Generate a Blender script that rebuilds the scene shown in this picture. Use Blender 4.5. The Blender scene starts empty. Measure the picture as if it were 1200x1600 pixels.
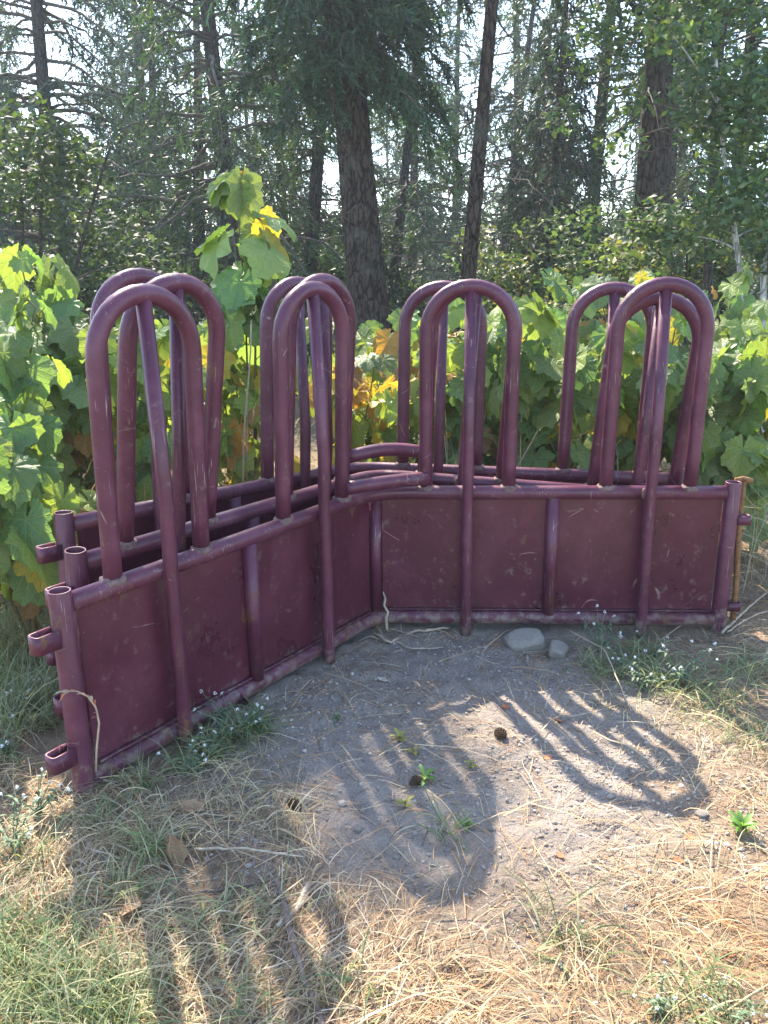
import bpy, math, random
import numpy as np
from mathutils import Matrix, Vector, Euler

random.seed(7)
rng = np.random.default_rng(7)
scene = bpy.context.scene
COL = scene.collection
R = math.radians

# ------------------------------------------------------------------ camera, sky, sun, exposure
CAM_H, PITCH, ROLL, FPX = 1.35, 0.2746, -0.0079, 1275.0
cam_data = bpy.data.cameras.new('camera')
cam_data.sensor_fit = 'HORIZONTAL'
cam_data.sensor_width = 36.0
cam_data.lens = 36.0 * FPX / 1200.0
cam_data.clip_start = 0.05
cam_data.clip_end = 2000.0
cam = bpy.data.objects.new('camera', cam_data)
cam.matrix_world = (Matrix.Translation((0, 0, CAM_H)) @ Matrix.Rotation(math.pi / 2 - PITCH, 4, 'X')
                    @ Matrix.Rotation(ROLL, 4, 'Z'))
COL.objects.link(cam)
scene.camera = cam

SUN_TO = Vector((-0.32, 0.872, 1.0)).normalized()      # direction towards the sun
sun_elev = math.asin(SUN_TO.z)
sun_az = math.atan2(SUN_TO.x, SUN_TO.y)                # clockwise from +Y
world = bpy.data.worlds.new('World')
scene.world = world
world.use_nodes = True
wn = world.node_tree
wn.nodes.clear()
sky = wn.nodes.new('ShaderNodeTexSky')
sky.sky_type = 'NISHITA'
sky.sun_disc = False
sky.sun_elevation = sun_elev
sky.sun_rotation = sun_az
sky.air_density = 1.0
sky.dust_density = 0.7
sky.ozone_density = 1.0
bg = wn.nodes.new('ShaderNodeBackground')
bg.inputs['Strength'].default_value = 0.15
wo = wn.nodes.new('ShaderNodeOutputWorld')
wn.links.new(sky.outputs[0], bg.inputs[0])
wn.links.new(bg.outputs[0], wo.inputs[0])

sun_data = bpy.data.lights.new('sun', 'SUN')
sun_data.energy = 4.2
sun_data.angle = R(0.6)
sun_data.color = (1.0, 0.89, 0.75)
sun = bpy.data.objects.new('sun', sun_data)
sun.rotation_euler = SUN_TO.to_track_quat('Z', 'Y').to_euler()
sun.location = (-6, 16, 20)
COL.objects.link(sun)

vs = scene.view_settings
vs.view_transform = 'Standard'
vs.look = 'None'
vs.gamma = 1.0
vs.use_curve_mapping = False
vs.exposure = 2.12
cy = scene.cycles
cy.max_bounces = 6
cy.diffuse_bounces = 3
cy.glossy_bounces = 2
cy.transmission_bounces = 4
cy.transparent_max_bounces = 4
cy.volume_bounces = 1
cy.use_denoising = True
cy.caustics_reflective = False
cy.caustics_refractive = False

# ------------------------------------------------------------------ helpers: places
def ray(u, v):
    a, b = u - 600.0, v - 800.0
    c, s = math.cos(-ROLL), math.sin(-ROLL)
    a, b = c * a - s * b, s * a + c * b
    cp, sp = math.cos(PITCH), math.sin(PITCH)
    return Vector((a, cp * FPX + sp * -b, -sp * FPX + cp * -b))

_mr = np.random.default_rng(17)
MICRO = []
for _k in range(16):
    _w = 2 * math.pi / _mr.uniform(0.045, 0.22); _a = _mr.uniform(0, 6.283)
    MICRO.append((_w * math.cos(_a), _w * math.sin(_a), _mr.uniform(0, 6.283), 0.085 / _w))
def gz(x, y):
    """height of the ground"""
    near = 0.012 * np.sin(2.1 * x + 0.7) * np.sin(1.7 * y + 0.3) + 0.006 * np.sin(6.3 * x + 1.1 * y) * np.sin(5.1 * y - 2.0 * x + 1.0)
    near = near - 0.09 * np.exp(-(((x - 1.05) / 0.45) ** 2 + ((y - 3.36) / 0.12) ** 2))
    near = near - 0.035 * np.exp(-(((x + 0.42) / 0.09) ** 2 + ((y - 1.62) / 0.08) ** 2))
    near = near - 0.03 * np.exp(-(((x - 0.85) / 0.35) ** 2 + ((y - 2.98) / 0.10) ** 2)) - 0.012
    fade_ = np.clip(1.6 - 0.25 * np.hypot(x, y - 2.0), 0, 1)
    for (kx, ky, ph, am) in MICRO:
        near = near + fade_ * am * np.sin(kx * x + ky * y + ph)
    far = np.clip((np.hypot(x, y - 2.0) - 5.0) / 30.0, 0, 3)
    return near + far * 0.25 * np.sin(x * 0.21 + 1.0) * np.sin(y * 0.17 + 0.5)

def ground_at(u, v, z=0.0):
    r = ray(u, v)
    t = (z - CAM_H) / r.z
    x, y = r.x * t, r.y * t
    return Vector((x, y, float(gz(x, y))))

def at_depth(u, v, Y):
    r = ray(u, v)
    t = Y / r.y
    return Vector((r.x * t, Y, CAM_H + r.z * t))

# ------------------------------------------------------------------ helpers: meshes and objects
class MB:
    def __init__(self):
        self.v, self.q, self.t, self.c, self.n = [], [], [], [], 0
        self.uv = []

    def add(self, V, Q=None, T=None, col=None, uv=None):
        V = np.asarray(V, dtype=np.float64).reshape(-1, 3)
        if Q is not None and len(Q):
            self.q.append(np.asarray(Q, dtype=np.int64).reshape(-1, 4) + self.n)
        if T is not None and len(T):
            self.t.append(np.asarray(T, dtype=np.int64).reshape(-1, 3) + self.n)
        self.v.append(V)
        if col is not None:
            col = np.asarray(col, dtype=np.float64)
            if col.ndim == 1:
                col = np.tile(col, (len(V), 1))
            self.c.append(col)
        if uv is not None:
            self.uv.append(np.asarray(uv, dtype=np.float64))
        self.n += len(V)
        return self

    def tube(self, P, rad, sides=12, cap=True, col=None):
        P = np.asarray(P, dtype=np.float64)
        n = len(P)
        rad = np.broadcast_to(np.asarray(rad, dtype=np.float64), (n,))
        tan = np.gradient(P, axis=0)
        tan /= np.linalg.norm(tan, axis=1)[:, None] + 1e-12
        ref = np.array([0.0, 0.0, 1.0]) if abs(tan[0][2]) < 0.9 else np.array([1.0, 0.0, 0.0])
        a = np.cross(tan[0], ref)
        a /= np.linalg.norm(a)
        A = np.zeros((n, 3))
        for i in range(n):
            a = a - tan[i] * (a @ tan[i])
            a /= np.linalg.norm(a) + 1e-12
            A[i] = a
        B = np.cross(tan, A)
        th = np.linspace(0, 2 * np.pi, sides, endpoint=False)
        V = P[:, None, :] + rad[:, None, None] * (np.cos(th)[None, :, None] * A[:, None, :] + np.sin(th)[None, :, None] * B[:, None, :])
        i = np.arange(n - 1)[:, None] * sides
        j = np.arange(sides)[None, :]
        k = (j + 1) % sides
        Q = np.stack([i + j, i + k, i + sides + k, i + sides + j], -1).reshape(-1, 4)
        V = V.reshape(-1, 3)
        T = None
        if cap:
            V = np.vstack([V, P[0], P[-1]])
            jj = np.arange(sides)
            kk = (jj + 1) % sides
            T = np.vstack([np.stack([np.full(sides, n * sides), kk, jj], 1),
                           np.stack([np.full(sides, n * sides + 1), (n - 1) * sides + jj, (n - 1) * sides + kk], 1)])
        return self.add(V, Q, T, col)

    def box(self, lo, hi, M=None, col=None):
        V = np.array([[x, y, z] for x in (lo[0], hi[0]) for y in (lo[1], hi[1]) for z in (lo[2], hi[2])], dtype=np.float64)
        if M is not None:
            V = np.array([tuple(M @ Vector(p)) for p in V])
        Q = [[0, 1, 3, 2], [4, 6, 7, 5], [0, 4, 5, 1], [2, 3, 7, 6], [0, 2, 6, 4], [1, 5, 7, 3]]
        return self.add(V, Q, None, col)

    def mesh(self, name, mat, smooth=True):
        me = bpy.data.meshes.new(name)
        V = np.vstack(self.v)
        Q = np.vstack(self.q) if self.q else np.zeros((0, 4), int)
        T = np.vstack(self.t) if self.t else np.zeros((0, 3), int)
        me.vertices.add(len(V))
        me.vertices.foreach_set('co', V.ravel())
        idx = np.concatenate([Q.ravel(), T.ravel()])
        me.loops.add(len(idx))
        me.loops.foreach_set('vertex_index', idx.astype(np.int32))
        me.polygons.add(len(Q) + len(T))
        starts = np.concatenate([np.arange(len(Q)) * 4, len(Q) * 4 + np.arange(len(T)) * 3])
        me.polygons.foreach_set('loop_start', starts.astype(np.int32))
        me.update(calc_edges=True)
        if self.c:
            C = np.vstack(self.c)
            C = np.hstack([C[:, :3], np.ones((len(C), 1))])
            at = me.color_attributes.new('Col', 'FLOAT_COLOR', 'POINT')
            at.data.foreach_set('color', C.ravel())
        if self.uv:
            U = np.vstack(self.uv)
            l = me.uv_layers.new(name='UVMap')
            l.data.foreach_set('uv', U[idx].ravel())
        me.validate()
        if smooth:
            me.shade_smooth()
        if mat is not None:
            me.materials.append(mat)
        return me

    def build(self, name, mat, parent=None, smooth=True):
        return link(name, self.mesh(name, mat, smooth), parent)

def link(name, data, parent=None):
    o = bpy.data.objects.new(name, data)
    COL.objects.link(o)
    if parent is not None:
        o.parent = parent
    return o

def tag(o, label=None, cat=None, group=None, kind=None):
    if label: o['label'] = label
    if cat: o['category'] = cat
    if group: o['group'] = group
    if kind: o['kind'] = kind
    return o

def empty(name, loc, label, cat, group=None):
    o = bpy.data.objects.new(name, None)
    o.empty_display_size = 0.1
    o.location = loc
    COL.objects.link(o)
    return tag(o, label, cat, group)

KIDS = {}
def copy_tree(o, parent=None):
    c = o.copy()
    COL.objects.link(c)
    c.parent = parent
    for ch in list(o.children):
        copy_tree(ch, c)
    return c

def tube_obj(name, P, rad, mat, parent, sides=12, cap=True):
    return MB().tube(P, rad, sides, cap).build(name, mat, parent)

# ------------------------------------------------------------------ helpers: materials
def new_mat(name):
    m = bpy.data.materials.new(name)
    m.use_nodes = True
    nt = m.node_tree
    nt.nodes.clear()
    out = nt.nodes.new('ShaderNodeOutputMaterial')
    return m, nt, out

def N(nt, t, **kw):
    n = nt.nodes.new(t)
    for k, v in kw.items():
        if hasattr(n, k):
            setattr(n, k, v)
        else:
            n.inputs[k].default_value = v
    return n

def ramp(nt, fac, stops, interp='LINEAR'):
    r = nt.nodes.new('ShaderNodeValToRGB')
    r.color_ramp.interpolation = interp
    e = r.color_ramp.elements
    while len(e) > 1:
        e.remove(e[-1])
    e[0].position = stops[0][0]
    e[0].color = (*stops[0][1], 1)
    for p, c in stops[1:]:
        x = e.new(p)
        x.color = (*c, 1)
    nt.links.new(fac, r.inputs[0])
    return r.outputs[0]

def mixc(nt, fac, a, b, mode='MIX'):
    m = nt.nodes.new('ShaderNodeMix')
    m.data_type = 'RGBA'
    m.blend_type = mode
    for s, x in ((m.inputs[0], fac), (m.inputs[6], a), (m.inputs[7], b)):
        if hasattr(x, 'is_output'):
            nt.links.new(x, s)
        elif isinstance(x, (int, float)):
            s.default_value = x
        else:
            s.default_value = (*x, 1) if len(x) == 3 else x
    return m.outputs[2]

def math_n(nt, op, a, b=None, clamp=False):
    m = nt.nodes.new('ShaderNodeMath')
    m.operation = op
    m.use_clamp = clamp
    for s, x in ((m.inputs[0], a), (m.inputs[1], b)):
        if x is None: continue
        if hasattr(x, 'is_output'): nt.links.new(x, s)
        else: s.default_value = x
    return m.outputs[0]

def noise(nt, vec, scale, detail=4, rough=0.6, out=0):
    n = nt.nodes.new('ShaderNodeTexNoise')
    n.inputs['Scale'].default_value = scale
    n.inputs['Detail'].default_value = detail
    n.inputs['Roughness'].default_value = rough
    if vec is not None:
        nt.links.new(vec, n.inputs['Vector'])
    return n.outputs[out]

def mapping(nt, vec, scale=(1, 1, 1), loc=(0, 0, 0)):
    m = nt.nodes.new('ShaderNodeMapping')
    m.inputs['Scale'].default_value = scale
    m.inputs['Location'].default_value = loc
    nt.links.new(vec, m.inputs['Vector'])
    return m.outputs[0]

def bump(nt, h, strength, dist):
    b = nt.nodes.new('ShaderNodeBump')
    b.inputs['Strength'].default_value = strength
    b.inputs['Distance'].default_value = dist
    nt.links.new(h, b.inputs['Height'])
    return b.outputs[0]

def principled(nt, out, color, rough, normal=None, spec=0.5, metallic=0.0):
    p = nt.nodes.new('ShaderNodeBsdfPrincipled')
    for s, x in (('Base Color', color), ('Roughness', rough), ('Metallic', metallic), ('Specular IOR Level', spec)):
        if hasattr(x, 'is_output'): nt.links.new(x, p.inputs[s])
        elif isinstance(x, (int, float)): p.inputs[s].default_value = x
        else: p.inputs[s].default_value = (*x, 1)
    if normal is not None:
        nt.links.new(normal, p.inputs['Normal'])
    if out is not None:
        nt.links.new(p.outputs[0], out.inputs[0])
    return p

def paint_mat(name, base, rust_amt=0.0, sheet=False):
    """old weathered purple enamel: faded patches, scratches, chips, mud near the foot and rust at the welds"""
    m, nt, out = new_mat(name)
    tc = nt.nodes.new('ShaderNodeTexCoord')
    oi = nt.nodes.new('ShaderNodeObjectInfo')
    ob = tc.outputs['Object']
    off = nt.nodes.new('ShaderNodeVectorMath')
    off.operation = 'ADD'
    nt.links.new(ob, off.inputs[0])
    sc3 = nt.nodes.new('ShaderNodeVectorMath')
    sc3.operation = 'MULTIPLY'
    sc3.inputs[1].default_value = (7.3, 3.1, 5.7)
    nt.links.new(oi.outputs['Location'], sc3.inputs[0])
    nt.links.new(sc3.outputs[0], off.inputs[1])
    vec = off.outputs[0]
    sep = nt.nodes.new('ShaderNodeSeparateXYZ')
    nt.links.new(ob, sep.inputs[0])
    z = sep.outputs[2]
    fade = noise(nt, vec, 3.2 if sheet else 6.0, 6, 0.68)
    c = ramp(nt, fade, [(0.28, tuple(x * 0.66 for x in base)), (0.5, base), (0.72, tuple(min(1, x * 1.35 + 0.014) for x in base))])
    # chalky rubbed patches and dust
    rub = noise(nt, mapping(nt, vec, (1, 1, 0.6)), 2.3, 5, 0.62)
    c = mixc(nt, ramp(nt, rub, [(0.55, (0, 0, 0)), (0.75, (0.30, 0.30, 0.30))]), c, (0.20, 0.075, 0.115))
    dust = noise(nt, vec, 45.0, 6, 0.75)
    c = mixc(nt, ramp(nt, dust, [(0.60, (0, 0, 0)), (0.82, (0.22, 0.22, 0.22) if not sheet else (0.10, 0.10, 0.10))]), c, (0.28, 0.17, 0.17))
    # thin curved scratches: contour lines of a slow noise, broken up
    lines = None
    for (f, w, g) in ((1.7, 0.0010, 7.0), (3.1, 0.0013, 9.0)):
        l = math_n(nt, 'ABSOLUTE', math_n(nt, 'SUBTRACT', noise(nt, mapping(nt, vec, (f, f, f), (f * 3, 1, f)), 1.0, 1, 0.4), 0.5))
        l = ramp(nt, l, [(w, (1, 1, 1)), (w * 2.2, (0, 0, 0))])
        l = math_n(nt, 'MULTIPLY', l, ramp(nt, noise(nt, vec, g, 3, 0.6), [(0.58, (0, 0, 0)), (0.66, (0.75, 0.75, 0.75))]))
        lines = l if lines is None else math_n(nt, 'MAXIMUM', lines, l)
    c = mixc(nt, lines, c, (0.38, 0.27, 0.27))
    if not sheet:
        scr = noise(nt, mapping(nt, vec, (230, 230, 7)), 1.0, 2, 0.5)
        sc = math_n(nt, 'MULTIPLY', ramp(nt, scr, [(0.64, (0, 0, 0)), (0.70, (0.8, 0.8, 0.8))]), ramp(nt, noise(nt, vec, 7.0, 3, 0.5), [(0.50, (0, 0, 0)), (0.60, (1, 1, 1))]))
        c = mixc(nt, sc, c, (0.40, 0.30, 0.30))
    # chips and droppings of uneven size
    chip = noise(nt, vec, 120.0, 3, 0.6)
    ch = math_n(nt, 'MULTIPLY', ramp(nt, chip, [(0.73, (0, 0, 0)), (0.76, (1, 1, 1))]), ramp(nt, noise(nt, vec, 5.0, 4, 0.65), [(0.50, (0, 0, 0)), (0.62, (0.9, 0.9, 0.9))]))
    c = mixc(nt, ch, c, (0.46, 0.40, 0.37))
    # rust: blotches, thicker round the welds and the foot, and runs below them
    def band(z0, w):
        d = math_n(nt, 'DIVIDE', math_n(nt, 'SUBTRACT', z, z0), w)
        return math_n(nt, 'POWER', 2.718, math_n(nt, 'MULTIPLY', math_n(nt, 'MULTIPLY', d, d), -1.0))
    rn = noise(nt, vec, 11.0, 8, 0.74)
    run = noise(nt, mapping(nt, vec, (34, 34, 2.4)), 1.0, 4, 0.6)
    rsum = math_n(nt, 'ADD', math_n(nt, 'MULTIPLY', rn, 0.65), math_n(nt, 'MULTIPLY', run, 0.35))
    rsum = math_n(nt, 'ADD', rsum, math_n(nt, 'MULTIPLY', band(0.30, 0.16), 0.035))
    rsum = math_n(nt, 'ADD', rsum, math_n(nt, 'MULTIPLY', band(0.0, 0.10), 0.07))
    rsum = math_n(nt, 'ADD', rsum, math_n(nt, 'MULTIPLY', band(0.53, 0.035), 0.045))
    rf = ramp(nt, rsum, [(0.585 - rust_amt, (0, 0, 0)), (0.66 - rust_amt, (0.85, 0.85, 0.85))])
    rc = ramp(nt, noise(nt, vec, 80.0, 4, 0.65), [(0.3, (0.06, 0.025, 0.014)), (0.55, (0.15, 0.065, 0.025)), (0.75, (0.27, 0.15, 0.05))])
    c = mixc(nt, rf, c, rc)
    # splashed mud near the ground
    md = math_n(nt, 'ADD', noise(nt, vec, 26.0, 6, 0.7), math_n(nt, 'MULTIPLY', band(0.0, 0.075), 0.22))
    mf = ramp(nt, md, [(0.60, (0, 0, 0)), (0.78, (0.75, 0.75, 0.75))])
    c = mixc(nt, mf, c, (0.23, 0.18, 0.145))
    rough = math_n(nt, 'ADD', math_n(nt, 'MULTIPLY', math_n(nt, 'MAXIMUM', rf, mf), 0.4), math_n(nt, 'ADD', math_n(nt, 'MULTIPLY', fade, 0.30), 0.16 if sheet else 0.22), True)
    hgt = math_n(nt, 'ADD', math_n(nt, 'MULTIPLY', noise(nt, vec, 60, 5, 0.6), 0.35), math_n(nt, 'ADD', math_n(nt, 'MULTIPLY', noise(nt, vec, 5.0, 3, 0.5), 1.6 if sheet else 0.8), rf))
    principled(nt, out, c, rough, bump(nt, hgt, 0.45, 0.006 if sheet else 0.004), 0.42)
    return m

def leafy_mat(name, use_obj_color=True, tint=(1.5, 1.5, 0.66), veins=True, rough=0.5, trans=0.45, attr=None, base=(0.09, 0.19, 0.045)):
    m, nt, out = new_mat(name)
    oi = nt.nodes.new('ShaderNodeObjectInfo')
    if attr:
        a = nt.nodes.new('ShaderNodeVertexColor')
        a.layer_name = attr
        c = a.outputs[0]
    elif use_obj_color:
        c = oi.outputs['Color']
    else:
        rgb = nt.nodes.new('ShaderNodeRGB')
        rgb.outputs[0].default_value = (*base, 1)
        c = rgb.outputs[0]
    nrm = None
    if veins:
        uv = nt.nodes.new('ShaderNodeUVMap')
        sep = nt.nodes.new('ShaderNodeSeparateXYZ')
        nt.links.new(uv.outputs[0], sep.inputs[0])
        x, y = sep.outputs[0], sep.outputs[1]
        best = None
        for ang in (0, 48, -48, 100, -100):
            s, co = math.sin(R(ang)), math.cos(R(ang))
            along = math_n(nt, 'ADD', math_n(nt, 'MULTIPLY', x, s), math_n(nt, 'MULTIPLY', y, co))
            side = math_n(nt, 'ABSOLUTE', math_n(nt, 'SUBTRACT', math_n(nt, 'MULTIPLY', x, co), math_n(nt, 'MULTIPLY', y, s)))
            # side veins leave the rib at an angle: a herring-bone of ridges
            comb = math_n(nt, 'ABSOLUTE', math_n(nt, 'SUBTRACT', math_n(nt, 'FRACT', math_n(nt, 'MULTIPLY', math_n(nt, 'SUBTRACT', along, math_n(nt, 'MULTIPLY', side, 0.9)), 7.0)), 0.5))
            comb = math_n(nt, 'MULTIPLY', math_n(nt, 'SUBTRACT', comb, 0.40), 0.5)   # >0 only near the vein
            v = math_n(nt, 'SUBTRACT', 0.016, side)
            back = math_n(nt, 'MULTIPLY', math_n(nt, 'LESS_THAN', along, 0.0), 10.0)
            near = math_n(nt, 'MULTIPLY', math_n(nt, 'GREATER_THAN', side, 0.26), 10.0)
            v = math_n(nt, 'SUBTRACT', v, back)
            comb = math_n(nt, 'SUBTRACT', math_n(nt, 'SUBTRACT', comb, back), near)
            v = math_n(nt, 'MAXIMUM', v, math_n(nt, 'MULTIPLY', comb, 0.35))
            best = v if best is None else math_n(nt, 'MAXIMUM', best, v)
        vein = math_n(nt, 'MULTIPLY', best, 70.0, True)
        c2 = mixc(nt, math_n(nt, 'MULTIPLY', vein, 0.45), c, mixc(nt, 0.55, c, (0.42, 0.50, 0.22)))
        tc = nt.nodes.new('ShaderNodeTexCoord')
        blot = noise(nt, tc.outputs['Object'], 7.0, 4, 0.65)
        ad = nt.nodes.new('ShaderNodeVectorMath')
        ad.operation = 'ADD'
        nt.links.new(tc.outputs['Object'], ad.inputs[0])
        nt.links.new(oi.outputs['Location'], ad.inputs[1])
        b2 = noise(nt, ad.outputs[0], 9.0, 5, 0.7)
        c2 = mixc(nt, ramp(nt, b2, [(0.35, (0.0, 0.0, 0.0)), (0.75, (0.55, 0.55, 0.55))]), c2, mixc(nt, 1.0, c2, (1.55, 1.25, 0.7), 'MULTIPLY'))
        c2 = mixc(nt, ramp(nt, b2, [(0.70, (0, 0, 0)), (0.78, (0.8, 0.8, 0.8))]), c2, (0.16, 0.085, 0.03))
        c = c2
        nrm = bump(nt, math_n(nt, 'SUBTRACT', math_n(nt, 'MULTIPLY', blot, 0.4), vein), 0.5, 0.02)
    p = principled(nt, None, c, rough, nrm, 0.45)
    tr = nt.nodes.new('ShaderNodeBsdfTranslucent')
    tcol = mixc(nt, 1.0, c, tint, 'MULTIPLY')
    nt.links.new(tcol, tr.inputs[0])
    if nrm is not None:
        nt.links.new(nrm, tr.inputs[1])
    mx = nt.nodes.new('ShaderNodeMixShader')
    mx.inputs[0].default_value = trans
    nt.links.new(p.outputs[0], mx.inputs[1])
    nt.links.new(tr.outputs[0], mx.inputs[2])
    nt.links.new(mx.outputs[0], out.inputs[0])
    return m

def attr_mat(name, rough=0.75, spec=0.25, trans=0.0):
    m, nt, out = new_mat(name)
    a = nt.nodes.new('ShaderNodeVertexColor')
    a.layer_name = 'Col'
    p = principled(nt, None, a.outputs[0], rough, None, spec)
    if trans:
        tr = nt.nodes.new('ShaderNodeBsdfTranslucent')
        nt.links.new(mixc(nt, 1.0, a.outputs[0], (1.5, 1.4, 0.8), 'MULTIPLY'), tr.inputs[0])
        mx = nt.nodes.new('ShaderNodeMixShader')
        mx.inputs[0].default_value = trans
        nt.links.new(p.outputs[0], mx.inputs[1])
        nt.links.new(tr.outputs[0], mx.inputs[2])
        nt.links.new(mx.outputs[0], out.inputs[0])
    else:
        nt.links.new(p.outputs[0], out.inputs[0])
    return m

def bark_mat(name, dark, light, scale=1.0, strength=0.9):
    m, nt, out = new_mat(name)
    tc = nt.nodes.new('ShaderNodeTexCoord')
    v = mapping(nt, tc.outputs['Object'], (15 * scale, 15 * scale, 4.6 * scale))
    n1 = noise(nt, v, 1.0, 8, 0.7)
    vo = nt.nodes.new('ShaderNodeTexVoronoi')
    vo.feature = 'DISTANCE_TO_EDGE'
    vo.inputs['Scale'].default_value = 1.3
    wv = nt.nodes.new('ShaderNodeVectorMath')
    wv.operation = 'ADD'
    nt.links.new(v, wv.inputs[0])
    nt.links.new(noise(nt, v, 1.5, 3, 0.6, 1), wv.inputs[1])
    nt.links.new(wv.outputs[0], vo.inputs['Vector'])
    crack = ramp(nt, vo.outputs['Distance'], [(0.0, (0, 0, 0)), (0.22, (1, 1, 1))])
    h = math_n(nt, 'ADD', math_n(nt, 'MULTIPLY', crack, 0.6), n1)
    c = ramp(nt, h, [(0.45, dark), (1.15, light)])
    li = noise(nt, tc.outputs['Object'], 3.0, 5, 0.6)
    c = mixc(nt, ramp(nt, li, [(0.55, (0, 0, 0)), (0.7, (0.4, 0.4, 0.4))]), c, (0.16, 0.17, 0.13))
    principled(nt, out, c, 0.95, bump(nt, h, strength, 0.03), 0.1)
    return m

def plain_mat(name, c1, c2, scale=20, rough=0.8, bstr=0.4, bdist=0.005, spec=0.3, stretch=(1, 1, 1)):
    m, nt, out = new_mat(name)
    tc = nt.nodes.new('ShaderNodeTexCoord')
    oi = nt.nodes.new('ShaderNodeObjectInfo')
    ad = nt.nodes.new('ShaderNodeVectorMath')
    ad.operation = 'ADD'
    nt.links.new(tc.outputs['Object'], ad.inputs[0])
    nt.links.new(oi.outputs['Location'], ad.inputs[1])
    v = mapping(nt, ad.outputs[0], stretch)
    n = noise(nt, v, scale, 6, 0.65)
    c = ramp(nt, n, [(0.3, c1), (0.7, c2)])
    principled(nt, out, c, rough, bump(nt, n, bstr, bdist), spec)
    return m

M = {}
PURPLE = (0.090, 0.020, 0.043)
M['paint'] = paint_mat('purple_paint', PURPLE, 0.0)
M['weld'] = plain_mat('weld_metal', (0.07, 0.035, 0.04), (0.24, 0.16, 0.14), 70, 0.75, 0.9, 0.004)
M['sheet'] = paint_mat('purple_sheet_paint', (0.074, 0.013, 0.028), -0.022, True)
M['rust'] = plain_mat('rusty_iron', (0.10, 0.045, 0.02), (0.30, 0.16, 0.07), 60, 0.9, 0.6, 0.003)
M['leaf'] = leafy_mat('broad_leaf')
M['stem'] = plain_mat('green_brown_stem', (0.10, 0.09, 0.04), (0.22, 0.17, 0.09), 30, 0.7)
M['drystem'] = plain_mat('dry_stalk', (0.28, 0.21, 0.13), (0.46, 0.37, 0.25), 40, 0.8)
M['needle'] = leafy_mat('fir_needles', veins=False, attr='Col', rough=0.5, trans=0.3, tint=(1.25, 1.35, 0.7))
M['smallleaf'] = leafy_mat('small_leaves', veins=False, attr='Col', rough=0.6, trans=0.40)
M['bark'] = bark_mat('fir_bark', (0.012, 0.009, 0.008), (0.085, 0.062, 0.050))
M['bark2'] = bark_mat('grey_bark', (0.020, 0.017, 0.015), (0.085, 0.074, 0.066), 1.5, 0.6)
M['palebark'] = bark_mat('pale_bark', (0.22, 0.20, 0.18), (0.55, 0.52, 0.48), 1.2, 0.4)
M['deadwood'] = plain_mat('dead_branch_wood', (0.055, 0.045, 0.036), (0.16, 0.13, 0.105), 25, 0.9, 0.5)
M['straw'] = attr_mat('straw', 0.6, 0.3, 0.15)
M['grass'] = attr_mat('grass', 0.5, 0.35, 0.3)
M['gravel'] = attr_mat('gravel', 0.9, 0.2)
M['stone'] = plain_mat('grey_stone', (0.30, 0.26, 0.215), (0.60, 0.54, 0.46), 22, 0.9, 0.9, 0.02)
M['cone'] = plain_mat('cone_scales', (0.045, 0.028, 0.018), (0.16, 0.10, 0.06), 60, 0.8)
M['dryleaf'] = plain_mat('dry_leaf', (0.22, 0.12, 0.06), (0.42, 0.28, 0.16), 22, 0.7)
M['orangeleaf'] = plain_mat('orange_leaf', (0.38, 0.10, 0.04), (0.55, 0.20, 0.08), 40, 0.6)
M['paleleaf'] = plain_mat('pale_dry_leaf', (0.42, 0.36, 0.26), (0.62, 0.56, 0.44), 22, 0.7)
M['twig'] = plain_mat('twig_bark', (0.09, 0.06, 0.055), (0.26, 0.19, 0.15), 50, 0.8, 0.5, 0.002)
M['paletwig'] = plain_mat('pale_twig', (0.30, 0.23, 0.16), (0.52, 0.43, 0.32), 50, 0.8, 0.5, 0.002)
M['petal'] = plain_mat('white_petals', (0.72, 0.74, 0.74), (0.85, 0.86, 0.86), 50, 0.6, 0.1)
M['weed'] = leafy_mat('weed_leaf', veins=False, use_obj_color=False, base=(0.15, 0.21, 0.12), rough=0.6, trans=0.3)
M['weedlight'] = leafy_mat('bright_weed_leaf', veins=False, use_obj_color=False, base=(0.13, 0.26, 0.045), rough=0.45, trans=0.35)
M['weedyellow'] = leafy_mat('yellowing_weed_leaf', veins=False, use_obj_color=False, base=(0.30, 0.30, 0.07), rough=0.5, trans=0.35)

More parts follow.
